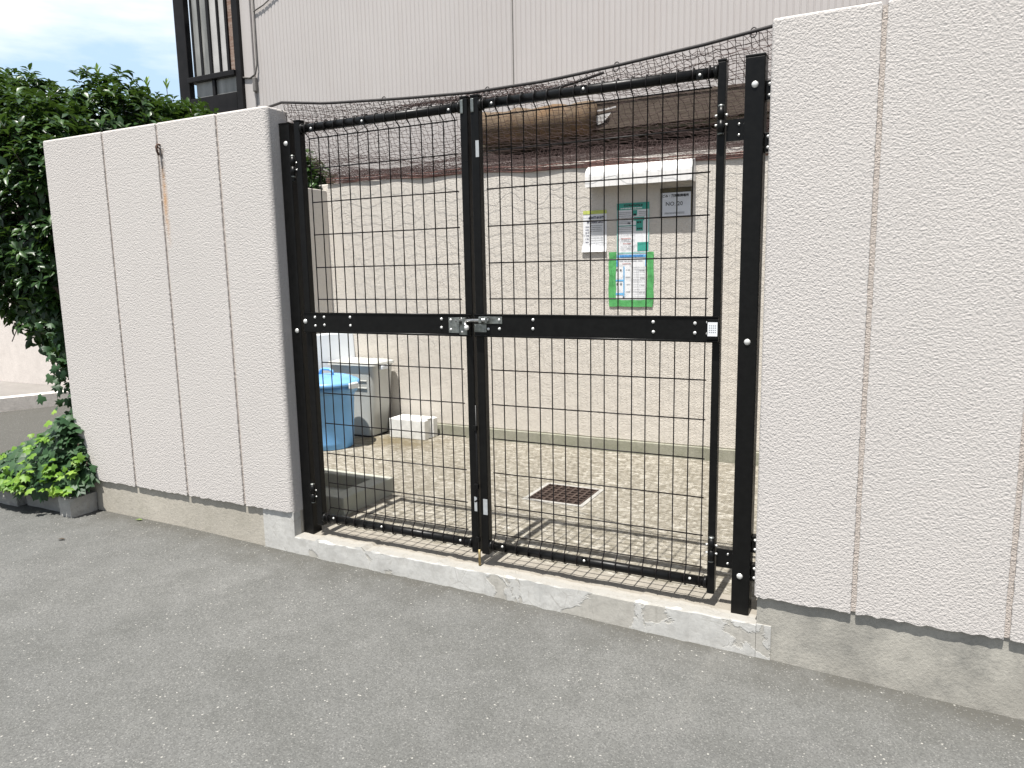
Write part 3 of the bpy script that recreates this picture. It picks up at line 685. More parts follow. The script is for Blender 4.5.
# white painted concrete block with a notch in its end
mb = MB(); x0, x1, y0, y1, h = -1.07, -0.735, 1.955, 2.14, 0.155
prof = [(x0, y0), (x1, y0), (x1, y0+0.055), (x1-0.03, y0+0.06), (x1-0.03, y1-0.065), (x1, y1-0.06), (x1, y1), (x0, y1)]
n = len(prof); v = [(x, y, 0.0) for x, y in prof]+[(x, y, h) for x, y in prof]
bm = bmesh.new(); bv = [bm.verts.new(p) for p in v]
for i in range(n): bm.faces.new((bv[i], bv[(i+1) % n], bv[n+(i+1) % n], bv[n+i]))
bm.faces.new(bv[:n][::-1]); bm.faces.new(bv[n:])
bmesh.ops.bevel(bm, geom=bm.edges[:], offset=0.006, segments=2, profile=0.5, affect='EDGES')
mb.frombm(bm)
tag(mb.build('concrete_block', M['white_block']), 'white painted concrete block with a notched end, lying by the back wall', 'block')

# sign hood on back wall
HD = thing('notice_hood', 'rounded white plastic hood on the back wall sheltering the notices', 'hood', (0.91, 2.15, 1.9))
k = 20; outer = [(2.189, 1.985)] + [(2.189-0.1*math.sin(R(90*i/k))-0.004, 1.905+0.078*math.cos(R(90*i/k))) for i in range(1, k+1)] + [(2.085, 1.838)]
inner = [(2.092, 1.838)] + [(2.189-0.092*math.sin(R(90*i/k))-0.004, 1.905+0.07*math.cos(R(90*i/k))) for i in range(k, 0, -1)] + [(2.189, 1.977)]
mb = MB(); mb.prism_x(outer+inner, 0.556, 1.262, 0, False); mb.build('canopy', M['hood'], HD)
for x in (0.548, 1.2625):
    mb = MB(); mb.prism_x(outer + [(2.189, 1.838)], x, x+0.0075); mb.build('end_cap', M['hood'], HD)

# notices -----------------------------------------------------------
BY = 2.1885
def rect(mb, x0, x1, z0, z1, y, mi=0):
    mb.add([(x0, y, z0), (x1, y, z0), (x1, y, z1), (x0, y, z1)], [(0, 1, 2, 3)], mi)
def uvrect(mb, B, u0, u1, v0, v1, y, mi=0):
    x0, x1, zt, zb = B
    rect(mb, x0+(x1-x0)*u0, x0+(x1-x0)*u1, zt+(zb-zt)*v1, zt+(zb-zt)*v0, y, mi)
def scribble(mb, B, u0, u1, v, h, y, mi, dens=0.72, cell=0.035):
    u = u0
    while u < u1-0.01:
        w = cell*rng.uniform(0.6, 1.1)
        if rng.random() < dens + 0.15: uvrect(mb, B, u, min(u+w*0.78, u1), v-h/2*rng.uniform(0.6, 1), v+h/2*rng.uniform(0.6, 1), y, mi)
        u += w
def glyphs(mb, B, u0, u1, v, h, y, mi, n):
    """blocky unreadable ideograms made of strokes, as small print looks from across the yard"""
    w = (u1-u0)/n
    for i in range(n):
        a = u0+i*w+w*0.08; b = u0+(i+1)*w-w*0.08; t = h*0.16
        for q in rng.sample([0.0, 0.28, 0.55, 0.84], 3): uvrect(mb, B, a, b, v-h/2+h*q, v-h/2+h*q+t, y, mi)
        for q in rng.sample([0.0, 0.4, 0.82], 2): uvrect(mb, B, a+(b-a)*q, a+(b-a)*(q+0.16), v-h/2, v+h/2, y-0.0002, mi)

# 1: white sheet with a lime strip
B = (0.494, 0.667, 1.692, 1.410)
P1 = thing('notice', 'white notice sheet with a lime green strip along its top edge', 'notice', (0.58, 2.19, 1.55), 'notices on the back wall')
mb = MB(); n = 8; vs = []
for i in range(n+1):
    for x in (B[0], B[1]): vs.append((x - (0.008 if i > 6 and x == B[0] else 0), BY-0.001-(0.012*(max(0, i-6)/2)**2), B[2]+(B[3]-B[2])*i/n))
mb.add(vs, [(2*i, 2*i+1, 2*i+3, 2*i+2) for i in range(n)]); sh = mb.build('sheet', M['paper'], P1)
mb = MB(); uvrect(mb, B, 0.0, 1.0, 0.0, 0.085, BY-0.003); mb.build('strip', M['lime'], P1)
mb = MB(); glyphs(mb, B, 0.22, 0.9, 0.17, 0.062, BY-0.003, 0, 6); glyphs(mb, B, 0.16, 0.86, 0.275, 0.062, BY-0.003, 0, 6)
for v in (0.39, 0.46, 0.53, 0.6, 0.68, 0.76, 0.84):
    scribble(mb, B, 0.1, 0.26, v, 0.024, BY-0.003, 0, 0.7); 
mb.build('print', M['navy'], P1)
mb = MB()
for v in (0.365, 0.41, 0.455, 0.5): scribble(mb, B, 0.3, 0.82, v, 0.02, BY-0.0028, 0, 0.8, 0.03)
for v in (0.6, 0.66, 0.72, 0.78): scribble(mb, B, 0.34, 0.86, v, 0.016, BY-0.0028, 0, 0.8, 0.03)
mb.build('small_print', M['grey_ink'], P1)

# 2: teal headed poster
B = (0.740, 0.966, 1.728, 1.366)
P2 = thing('notice', 'tall poster with a teal header, teal boxes and a blue bottom band', 'notice', (0.85, 2.19, 1.55), 'notices on the back wall')
mb = MB(); rect(mb, B[0], B[1], B[3], B[2], BY-0.001); mb.build('sheet', M['paper'], P2)
mb = MB(); y = BY-0.0025
uvrect(mb, B, 0, 1, 0, 0.125, y); uvrect(mb, B, 0.5, 0.63, 0.135, 0.235, y); uvrect(mb, B, 0.52, 0.85, 0.262, 0.33, y); uvrect(mb, B, 0.6, 0.81, 0.33, 0.515, y)
uvrect(mb, B, 0.02, 0.6, 0.41, 0.425, y); uvrect(mb, B, 0.64, 0.985, 0.725, 0.885, y)
mb.build('teal_print', M['teal'], P2)
mb = MB(); uvrect(mb, B, 0.0, 0.035, 0.127, 0.95, y); uvrect(mb, B, 0.968, 1.0, 0.127, 0.72, y); uvrect(mb, B, 0.04, 0.96, 0.905, 0.93, y); mb.build('pale_border', M['teal_pale'], P2)
mb = MB(); uvrect(mb, B, 0, 1, 0.95, 1.0, y); mb.build('blue_band', M['sky_print'], P2)
mb = MB(); y2 = y-0.001
glyphs(mb, B, 0.22, 0.8, 0.045, 0.04, y2, 0, 9); scribble(mb, B, 0.52, 0.6, 0.215, 0.05, y2, 0, 1, 0.1); scribble(mb, B, 0.63, 0.78, 0.36, 0.04, y2, 0, 1, 0.07); scribble(mb, B, 0.63, 0.78, 0.475, 0.04, y2, 0, 1, 0.07)
scribble(mb, B, 0.22, 0.32, 0.295, 0.035, y2, 0, 1, 0.05); scribble(mb, B, 0.34, 0.42, 0.37, 0.03, y2, 0, 1, 0.05)
mb.build('print', M['ink'], P2)
mb = MB(); scribble(mb, B, 0.12, 0.78, 0.098, 0.026, y2, 0, 0.9, 0.05); mb.build('white_print', M['paper'], P2)
mb = MB()
for v in (0.17, 0.2, 0.235): scribble(mb, B, 0.06, 0.46, v, 0.016, y2, 0, 0.85, 0.03); scribble(mb, B, 0.68, 0.95, v, 0.014, y2, 0, 0.85, 0.03)
for v in (0.27, 0.305, 0.34, 0.37, 0.45, 0.48, 0.52): scribble(mb, B, 0.06, 0.5, v, 0.013, y2, 0, 0.85, 0.03)
for v in (0.58, 0.68, 0.71, 0.80, 0.84): scribble(mb, B, 0.1, 0.55, v, 0.012, y2, 0, 0.6, 0.03)
mb.build('small_print', M['grey_ink'], P2)
mb = MB(); scribble(mb, B, 0.14, 0.44, 0.65, 0.02, y2, 0, 0.9, 0.04); scribble(mb, B, 0.2, 0.46, 0.745, 0.018, y2, 0, 0.9, 0.04); mb.build('red_print', M['red_ink'], P2)
mb = MB(); glyphs(mb, B, 0.1, 0.82, 0.975, 0.032, y2, 0, 14); mb.build('blue_print', M['blue_print'], P2)

# 3: taped schedule sheet
B = (0.733, 0.949, 1.362, 1.077)
P3 = thing('notice', 'white schedule sheet with blue table lines, framed in green tape', 'notice', (0.84, 2.19, 1.2), 'notices on the back wall')
mb = MB(); rect(mb, B[0], B[1], B[3], B[2], BY-0.001); mb.build('sheet', M['paper'], P3)
def ragged(x0, x1, z0, z1, y):
    n = 9; mbt = MB(); v = []; vert = (z1-z0) > (x1-x0)
    for i in range(n+1):
        t = i/n
        if vert: zz = z0+(z1-z0)*t; v += [(x0+rng.uniform(-0.003, 0.003), y+rng.uniform(-0.001, 0), zz), (x1+rng.uniform(-0.003, 0.003), y+rng.uniform(-0.001, 0), zz)]
        else: xx = x0+(x1-x0)*t; v += [(xx, y, z0+rng.uniform(-0.003, 0.003)), (xx, y+rng.uniform(-0.001, 0), z1+rng.uniform(-0.003, 0.003))]
    mbt.add(v, [(2*i, 2*i+1, 2*i+3, 2*i+2) for i in range(n)]); return mbt
ragged(0.683, 0.735, 1.04, 1.405, BY-0.004).build('tape_strip', M['tape'], P3)
ragged(0.955, 1.0, 1.045, 1.4, BY-0.004).build('tape_strip', M['tape'], P3)
ragged(0.686, 0.995, 1.032, 1.078, BY-0.0055).build('tape_strip', M['tape'], P3)
mb = MB(); y = BY-0.0025
uvrect(mb, B, 0.25, 0.29, 0.2, 0.96, y); uvrect(mb, B, 0.0, 0.25, 0.51, 0.55, y); uvrect(mb, B, 0.0, 0.25, 0.83, 0.88, y); uvrect(mb, B, 0.0, 0.07, 0.02, 0.2, y); uvrect(mb, B, 0.96, 1.0, 0.0, 0.2, y)
mb.build('table_lines', M['sky_print'], P3)
mb = MB()
for u, v in ((0.01, 0.28), (0.13, 0.28), (0.01, 0.61), (0.13, 0.61), (0.22, 0.93)): glyphs(mb, B, u, u+0.08, v, 0.045, y-0.001, 0, 1)
mb.build('print', M['ink'], P3)
mb = MB()
for i in range(13):
    v = 0.22+i*0.058; scribble(mb, B, 0.58, 0.97, v, 0.008, y, 0, 1, 0.06)
    if i % 3 == 1: scribble(mb, B, 0.34, 0.48, v, 0.022, y, 0, 0.7, 0.03); scribble(mb, B, 0.78, 0.95, v+0.02, 0.018, y, 0, 0.7, 0.03)
uvrect(mb, B, 0.55, 0.556, 0.2, 0.95, y); uvrect(mb, B, 0.73, 0.736, 0.2, 0.95, y)
scribble(mb, B, 0.12, 0.9, 0.07, 0.02, y, 0, 0.7, 0.03)
mb.build('small_print', M['grey_ink'], P3)
mb = MB(); scribble(mb, B, 0.22, 0.5, 0.135, 0.02, y, 0, 0.9, 0.04); mb.build('red_print', M['red_ink'], P3)

# 4: collection point sign
B = (1.046, 1.243, 1.777, 1.624)
P4 = thing('sign', 'small white sign reading NO. 20 on a dark board, right end under the hood', 'sign', (1.14, 2.19, 1.7))
mb = MB(); mb.bbox(1.04, 1.252, BY-0.007, BY, 1.618, 1.808, 0.002); mb.build('backing_board', M['board'], P4)
mb = MB(); mb.bbox(B[0], B[1], BY-0.0105, BY-0.0075, B[3], B[2], 0.0008); mb.build('sign_plate', M['sign_white'], P4)
def text(body, size, x, z, y, mat, parent, align='CENTER', bold=0.0):
    cu = bpy.data.curves.new('lettering', 'FONT'); cu.body = body; cu.size = size; cu.align_x = align; cu.align_y = 'CENTER'; cu.offset = bold; cu.resolution_u = 2
    o = bpy.data.objects.new('lettering', cu); COL.objects.link(o)
    o.matrix_world = Matrix.Translation((x, y, z)) @ Matrix.Rotation(R(90), 4, 'X')
    dg = bpy.context.evaluated_depsgraph_get(); me = bpy.data.meshes.new_from_object(o.evaluated_get(dg))
    bpy.data.objects.remove(o); bpy.data.curves.remove(cu)
    me.transform(Matrix.Translation((x, y, z)) @ Matrix.Rotation(R(90), 4, 'X'))
    me.materials.clear(); me.materials.append(mat)
    q = bpy.data.objects.new('lettering', me); COL.objects.link(q); q.parent = parent; q.matrix_parent_inverse = parent.matrix_basis.inverted()
    return q
text('ごみ・資源集積場所', 0.0195, 1.143, 1.755, BY-0.0115, M['ink'], P4, bold=0.0006)
text('NO. 20', 0.037, 1.135, 1.704, BY-0.0115, M['ink'], P4, bold=0.0002)
mb = MB(); glyphs(mb, B, 0.13, 0.8, 0.86, 0.075, BY-0.0115, 0, 15); mb.build('small_print', M['grey_ink'], P4)

# ================================================================== NET + ROPE
def rope_z(x):
    return float(np.interp(x, [-0.16, 0.1, 0.516, 0.859, 1.2, 1.493, 1.8, 2.03], [2.084, 2.05, 2.022, 2.005, 2.008, 2.027, 2.052, 2.078]))
def rope_pts(y, dz=0, x0=-0.16, x1=2.033, n=28):
    return [(x0+(x1-x0)*i/n, y, rope_z(x0+(x1-x0)*i/n)+dz) for i in range(n+1)]
RP = thing('rope', 'dark rope strung above the gate between the two front walls, holding the net', 'rope', (0.94, 0, 2.02))
mb = MB(); mb.tube([(-0.34, -0.01, 2.056), (-0.24, -0.005, 2.066), (-0.19, 0.008, 2.078)] + rope_pts(0.012), 0.0062, 7); mb.build('strand', M['rope'], RP)
for x in (0.42, 0.93, 1.475, 1.96):
    z = rope_z(x); mb = MB()
    mb.tube([(x+0.011*math.cos(t), 0.012+0.012*math.sin(t)*0.5, z-0.004+0.018*math.sin(t)) for t in [2*math.pi*i/14 for i in range(15)]], 0.0022, 5)
    mb.build('ring', M['rope'], RP)
def back_z(x):
    s = [-1.77, -1.2, -0.6, -0.15, 0.05, 0.5, 0.75, 1.0, 1.4, 1.9, 2.4]
    z = [2.045, 2.03, 2.02, 2.012, 2.0, 1.985, 2.0, 1.975, 1.965, 1.985, 1.99]
    return float(np.interp(x, s, z))
def net_point(u, v):
    """u across, v from the front rope (0) to the back wall hem (1)"""
    xf = -0.155+2.185*u; xb = -1.75+4.1*u
    x = xf*(1-v) + xb*v if v < 1 else xb
    zf = rope_z(xf)-0.006; zb = back_z(xb); y = 0.014+(2.18-0.014)*v
    s = math.sin(math.pi*v)
    z = zf*(1-v)+zb*v - 0.05*s + 0.012*math.sin(u*23+v*9)*s + 0.009*math.sin(u*9-v*21)*s
    hump = math.exp(-((v-0.2)/0.1)**2)*math.exp(-((xf-0.85)/0.6)**2)
    z += 0.135*hump*min(1, v*14)
    return (x, y, z)
NT_ = thing('bird_net', 'brown bird net stretched over the yard from the front rope to the back wall', 'net', (0.94, 1.1, 2.0))
mb = MB(); NU, NV = 84, 82
def wob(pts, amp):
    a1, a2, a3 = rng.uniform(0, 6.3), rng.uniform(0, 6.3), rng.uniform(0, 6.3); f1, f2 = rng.uniform(0.5, 0.9), rng.uniform(0.25, 0.4)
    g = rng.gauss
    return [(x+amp*math.sin(a3+i*f1)*0.8+g(0, 0.0015), min(2.182, y+amp*math.sin(a1+i*f1)+g(0, 0.004)), z+amp*0.8*math.sin(a1+i*f2)+g(0, 0.0045)) for i, (x, y, z) in enumerate(pts)]
for i in range(NU+1):
    mb.tube(wob([net_point(i/NU, j/60) for j in range(61)], 0.004), [0.0012 if j < 36 else 0.00075 for j in range(61)], 3, cap=False)
for j in range(1, NV):
    mb.tube(wob([net_point(i/104, j/NV) for i in range(105)], 0.006), 0.0012 if j < 0.6*NV else 0.00075, 3, cap=False)
# surplus net bunched up on top of the back wall in slack folds
for q in range(5):
    ph = 1.7*q; hh = rng.uniform(0.06, 0.13)
    def fold(u, t):
        x = -1.75+4.1*u; zb = back_z(x)
        return (x, 2.186+0.15*t+0.02*math.sin(u*21+ph)*t, max(2.036, zb+0.02)+hh*math.sin(math.pi*(0.12+0.88*t))*(0.6+0.3*math.sin(u*(13+q)+ph)+0.18*math.sin(u*37+ph)))
    for i in range(0, 131):
        mb.tube([(x, y+rng.gauss(0, 0.004), z+rng.gauss(0, 0.004)) for x, y, z in [fold((i+0.2*q)/131.5, t/7) for t in range(8)]], 0.0012, 3, cap=False)
    for j in range(8): mb.tube([(x, y+rng.gauss(0, 0.003), z+rng.gauss(0, 0.004)) for x, y, z in [fold(i/110, j/7) for i in range(111)]], 0.0012, 3, cap=False)
# front curtain below the rope, tied to the top of the gate
for i in range(int(NU*0.0), NU+1):
    u = i/NU; xf = -0.155+2.185*u; z0 = rope_z(xf)-0.006; zl = 1.9 if xf > 1.86 else 1.955+0.01*math.sin(u*40)
    if z0-zl > 0.02: mb.tube([(xf, 0.014, z0), (xf+0.004, 0.03, (z0+zl)/2), (xf, 0.034, zl)], 0.0012, 3, cap=False)
for k in range(1, 8):
    pts = []
    for i in range(NU+1):
        xf = -0.155+2.185*i/NU; z = rope_z(xf)-0.006-0.026*k
        if z > (1.9 if xf > 1.86 else 1.95): pts.append((xf, 0.02+0.002*k, z))
        else:
            if len(pts) > 3: mb.tube(pts, 0.0012, 3, cap=False)
            pts = []
    if len(pts) > 3: mb.tube(pts, 0.0012, 3, cap=False)
mb.build('netting', M['net'], NT_)
mb = MB()
for q in range(5):
    a = rng.uniform(0, 6)
    mb.tube([(-1.76+4.12*i/60, 2.182+0.003*math.sin(i*0.9+a)-0.003*q/5, back_z(-1.76+4.12*i/60)-0.004+0.008*q+0.006*math.sin(i*0.53+a*2)) for i in range(61)], 0.004, 5)
mb.build('hem', M['hem'], NT_)
mb = MB(); mb.tube([net_point(0.3+0.42*i/40, 0.15-0.14*i/40) for i in range(41)], 0.0055, 6); mb.build('hem_rope', M['rope'], NT_)

# ================================================================== NEIGHBOURING BUILDING
HB = thing('house', 'pale beige house with ribbed metal siding behind the yard', 'house', (0.5, 5.0, 0))
def siding(x0, x1, y, z0, z1, pitch=0.046, joints=()):
    mb = MB(); prof = []; x = x0
    while x < x1:
        prof += [(x, y), (x+pitch*0.7, y), (x+pitch*0.82, y+0.005), (x+pitch*0.9, y+0.005)]; x += pitch
    prof.append((x1, y)); v = [(a, b, z0) for a, b in prof]+[(a, b, z1) for a, b in prof]; n = len(prof)
    mb.add(v, [(i, i+1, n+i+1, n+i) for i in range(n-1)]); return mb
siding(-3.48, 7.5, 3.2, 0.0, 7.0).build('siding', M['siding'], HB)
mb = MB(); mb.box(-3.48, 7.5, 3.22, 9.0, 0, 7.0); mb.build('wall', M['siding'], HB)
mb = MB(); mb.bbox(-3.615, -3.482, 3.175, 3.3, 0, 7.0, 0.006); mb.build('corner_trim', M['siding'], HB)
mb = MB()
for xj in (-0.529, 2.36):
    mb = MB(); mb.box(xj-0.005, xj+0.005, 3.196, 3.2, 0, 7.0); mb.build('panel_joint', M['cable'], HB)
mb = MB(); mb.tube([(-3.44, 3.185, 5.0), (-3.44, 3.185, 3.5), (-3.435, 3.18, 3.42), (-3.46, 3.175, 3.33), (-3.52, 3.165, 3.3), (-3.62, 3.165, 3.315)], 0.009, 6)
mb.tube([(-3.44, 3.185, 3.93), (-3.3, 3.185, 3.97), (-3.1, 3.185, 4.06), (-2.7, 3.185, 4.3)], 0.007, 6); mb.build('cable', M['cable'], HB)
mb = MB(); mb.bbox(-3.49, -3.45, 3.155, 3.193, 3.16, 3.3, 0.008); mb.build('cable_box', M['cable'], HB)
# glazed bay / enclosed balcony at the building's left end
BAY = MB(); y0, y1 = 3.14, 3.2
BAY.bbox(-4.54, -4.385, y0, y1+0.01, 2.98, 6.0, 0.006); BAY.bbox(-3.70, -3.617, y0, y1+0.01, 2.98, 6.0, 0.006)
BAY.bbox(-4.384, -3.701, y0, y1+0.1, 2.98, 3.185, 0.006); BAY.bbox(-4.384, -3.701, y0-0.02, y1+0.05, 3.345, 3.4, 0.006); BAY.bbox(-4.384, -3.701, y0, y1+0.1, 5.8, 6.0, 0.006)
BAY.bbox(-4.05, -4.01, y0+0.004, y1, 3.186, 3.344, 0.003)
bay = BAY.build('window', M['win_frame'], HB)
for xa, xb in ((-4.31, -4.052), (-4.008, -3.72)):
    mb = MB(); mb.box(xa, xb, 3.17, 3.18, 3.187, 3.343); mb.build('lower_pane', M['panel'], bay)
for xa, xb in ((-4.299, -4.2155), (-4.1795, -4.0905)):
    mb = MB(); mb.box(xa, xb, 3.175, 3.183, 3.402, 5.798); mb.build('pane', M['panel'], bay)
for xa, xb in ((-4.215, -4.18), (-4.325, -4.30), (-4.09, -4.055), (-3.945, -3.925), (-3.83, -3.80)):
    mb = MB(); mb.box(xa, xb, 3.165, 3.205, 3.401, 5.799); mb.build('glazing_bar', M['win_frame'], bay)
for xa, xb, mt in ((-4.052, -3.948, 'slat_white'), (-3.922, -3.833, 'slat_white'), (-3.797, -3.704, 'slat_rust')):
    mb = MB(); mb.bbox(xa, xb, 3.185, 3.2, 3.402, 5.798, 0.002); mb.build('slat', M[mt], bay)
mb = MB(); mb.tube([(-4.345, 3.21, 3.9), (-4.34, 3.21, 4.0), (-4.31, 3.21, 4.12), (-4.26, 3.21, 4.22), (-4.2, 3.21, 4.3)], 0.02, 8); mb.build('curved_stay', M['slat_white'], bay)

# lean-to shed between the back wall and the house
SH = thing('shed', 'weathered brown eave of a lean-to shed behind the back wall', 'shed', (1.2, 2.8, 0))
mb = MB(); v = [(-0.52, 2.585, 2.505), (3.6, 2.585, 2.49), (3.6, 3.15, 2.62), (-0.52, 3.15, 2.62)]
mb.add([(x, y, z) for x, y, z in v]+[(x, y, z-0.02) for x, y, z in v], [(0, 1, 2, 3), (7, 6, 5, 4), (0, 4, 5, 1), (1, 5, 6, 2), (2, 6, 7, 3), (3, 7, 4, 0)]); mb.build('roof', M['eave'], SH)
mb = MB(); mb.bbox(-0.5, 3.6, 2.59, 2.615, 2.3, 2.482, 0.004); mb.build('fascia', M['eave'], SH)
mb = MB(); mb.box(-0.8, 3.58, 3.0, 3.05, 0, 2.52); mb.build('eave_shade_panel', M['dark'], SH)  # near-black sheet stands in for the shadow under the eave
mb = MB(); mb.box(-0.62, 3.58, 2.62, 2.999, 2.27, 2.299); mb.build('soffit', M['board'], SH)
mb = MB(); mb.add([(0.43, 2.583, 2.40), (0.56, 2.58, 2.41), (0.53, 2.578, 2.375), (0.50, 2.582, 2.345), (0.455, 2.583, 2.335)], [(0, 1, 2, 3, 4)])
mb.build('torn_sheet', M['slat_white'], SH); mb = MB(); mb.add([(0.43, 2.582, 2.437), (0.6, 2.58, 2.452), (0.6, 2.58, 2.44), (0.43, 2.582, 2.425)], [(0, 1, 2, 3)]); mb.build('torn_sheet', M['slat_white'], SH)
LWALL = MB(); LWALL.bbox(-0.46, 3.6, 2.36, 2.46, 0, 2.105, 0.006)
tag(LWALL.build('block_wall', M['block_wall']), 'low greyish wall under the shed eave, right behind the back wall', 'wall')
mb = MB()
pts = [(-0.5+0.95*i/16, 2.5+0.006*math.sin(i*1.7), 2.385-0.012*i/16+0.005*math.sin(i*2.3)) for i in range(17)]
mb.tube(pts, [0.115+0.008*math.sin(i*1.3) for i in range(17)], 20); RB = mb.build('reed_roll', M['reed'])
tag(RB, 'tan rolled reed blind hanging under the shed eave behind the net', 'blind')

# ================================================================== FAR LEFT
mb = MB(); mb.bbox(-18, -5.2, 2.6, 2.78, -0.1, 2.3, 0.01); tag(mb.build('boundary_wall', M['neighbor_wall']), 'plain pale wall far left beyond the hedge and the kerb', 'wall')
kx0, ky0, kx1, ky1 = -5.74-0.38*5.8, 1.8-0.925*5.8, -5.74+0.38*1.05, 1.8+0.925*1.05
d = Vector((kx1-kx0, ky1-ky0, 0)).normalized(); nrm = Vector((-d.y, d.x, 0))
def slab(a, b, w0, w1, z0, z1):
    mbq = MB(); p = [a+nrm*w0, b+nrm*w0, b+nrm*w1, a+nrm*w1]
    mbq.add([(q.x, q.y, z0) for q in p]+[(q.x, q.y, z1) for q in p], [(0, 3, 2, 1), (4, 5, 6, 7), (0, 1, 5, 4), (1, 2, 6, 5), (2, 3, 7, 6), (3, 0, 4, 7)]); return mbq
A, Bp = Vector((kx0, ky0, 0)), Vector((kx1, ky1, 0))
struct(slab(A, Bp, 0, 0.16, -0.12, 0.075).build('kerb', M['kerb'])); struct(slab(A, Bp, 0.1605, 6, -0.12, 0.045).build('pavement', M['paving']))

# ================================================================== PLANTER
for (xa, xb, ya, yb, h, lab) in ((-1.805, -1.70, -0.245, -0.082, 0.045, 'rough grey concrete block at the planter end touching the left wall'),
                                (-2.2, -1.83, -0.2, -0.1, 0.035, 'shaded concrete block in the middle of the planter edge under ivy'),
                                (-2.62, -2.225, -0.245, -0.13, 0.04, 'sunlit pale concrete block at the outer left of the planter edge')):
    mb = MB(); bm = bmesh.new(); bmesh.ops.create_cube(bm, size=1)
    for v in bm.verts: v.co = Vector((xa if v.co.x < 0 else xb, ya if v.co.y < 0 else yb, -0.09 if v.co.z < 0 else h))
    bmesh.ops.subdivide_edges(bm, edges=bm.edges[:], cuts=6, use_grid_fill=True)
    for v in bm.verts: v.co += Vector((rng.uniform(-1, 1), rng.uniform(-1, 1), rng.uniform(-1, 1)))*0.003
    mb.frombm(bm); tag(mb.build('edging_block', M['block']), lab, 'block', 'concrete blocks edging the planter')
mb = MB(); mb.box(-3.4, -1.842, -0.12, 1.2, -0.09, 0.0); struct(mb.build('soil', M['soil']))

# ================================================================== FOLIAGE
nr = np.random.default_rng(11)
def leaves(pos, dirs, ups, length, width, droop=0.25):
    """folded leaves; arrays of base point, direction and face normal"""
    n = len(pos); d = dirs/np.linalg.norm(dirs, axis=1)[:, None]
    u = ups - d*np.sum(ups*d, 1)[:, None]; u /= np.linalg.norm(u, axis=1)[:, None]+1e-9
    s = np.cross(d, u); L = length[:, None]; Wd = width[:, None]
    mid = pos + d*L*0.5 - u*L*0.04; tip = pos + d*L - u*L*droop
    lft = pos + d*L*0.45 + s*Wd*0.5 + u*L*0.07; rgt = pos + d*L*0.45 - s*Wd*0.5 + u*L*0.07
    l2 = pos + d*L*0.75 + s*Wd*0.36 - u*L*(droop*0.35-0.04); r2 = pos + d*L*0.75 - s*Wd*0.36 - u*L*(droop*0.35-0.04)
    V = np.stack([pos, lft, l2, tip, r2, rgt, mid], 1).reshape(-1, 3)
    F = np.array([(0, 1, 6), (1, 2, 6), (2, 3, 6), (3, 4, 6), (4, 5, 6), (5, 0, 6)])
    F = (np.arange(n)[:, None, None]*7 + F[None]).reshape(-1, 3)
    return V, F
def mesh_np(name, V, F, mat, parent):
    me = bpy.data.meshes.new(name); me.from_pydata(V.tolist(), [], F.tolist()); me.materials.append(mat)
    me.polygons.foreach_set('use_smooth', [True]*len(me.polygons)); me.update()
    o = bpy.data.objects.new(name, me); COL.objects.link(o); o.parent = parent; o.matrix_parent_inverse = parent.matrix_basis.inverted(); return o
def unit(a): return a/(np.linalg.norm(a, axis=1)[:, None]+1e-9)
def crown(lumps, n, keep, size=(0.055, 0.085), per=9):
    C = []; Nn = []
    vol = np.array([l[1][0]*l[1][1]+l[1][1]*l[1][2]+l[1][0]*l[1][2] for l in lumps]); pr = vol/vol.sum()
    while len(C) < n:
        i = nr.choice(len(lumps), p=pr); c, r = np.array(lumps[i][0]), np.array(lumps[i][1])
        dd = nr.normal(size=3); dd /= np.linalg.norm(dd)
        rad = 1.0 - abs(nr.normal(0, 0.16)) + nr.normal(0, 0.05)
        wob = 1 + 0.10*math.sin(dd[0]*9+i)*math.cos(dd[2]*8+i*2)
        p = c + dd*r*rad*wob
        if not keep(p): continue
        # reject deep inside another lump most of the time
        if any(np.sum(((p-np.array(l[0]))/np.array(l[1]))**2) < 0.5 for k, l in enumerate(lumps) if k != i) and nr.random() < 0.8: continue
        C.append(p); Nn.append(dd)
    C = np.array(C); Nn = np.array(Nn)
    ax = unit(Nn*0.7 + np.array([0, 0, 0.75]) + nr.normal(0, 0.3, (n, 3)))
    pos = []; dr = []; up = []
    for c, a in zip(C, ax):
        t = np.cross(a, nr.normal(size=3)); t /= np.linalg.norm(t); b = np.cross(a, t); ph = nr.random()*6.28
        for q in range(per):
            an = ph+q*2.4; el = nr.uniform(-0.1, 0.8); o = t*math.cos(an)+b*math.sin(an)
            pos.append(c + a*(0.05*q/per) + o*0.004); dr.append(o*math.cos(el)+a*math.sin(el)+nr.normal(0, 0.12, 3)); up.append(a+np.array([0, 0, 0.5])+nr.normal(0, 0.2, 3))
    pos, dr, up = map(np.array, (pos, dr, up)); m = len(pos)
    L = nr.uniform(size[0], size[1], m); Wd = L*nr.uniform(0.4, 0.52, m)
    V, F = leaves(pos, dr, up, L, Wd)
    return V, F, C, ax
def branches(base, targets, mb, r0=0.03):
    base = Vector(base)
    for t in targets:
        t = Vector(t); k1 = base.lerp(t, 0.4)+Vector((rng.uniform(-.08, .08), rng.uniform(-.08, .08), 0.1)); k2 = base.lerp(t, 0.75)+Vector((rng.uniform(-.05, .05), rng.uniform(-.05, .05), 0.05))
        mb.tube([base, k1, k2, t], [r0, r0*0.65, r0*0.4, r0*0.12], 6)

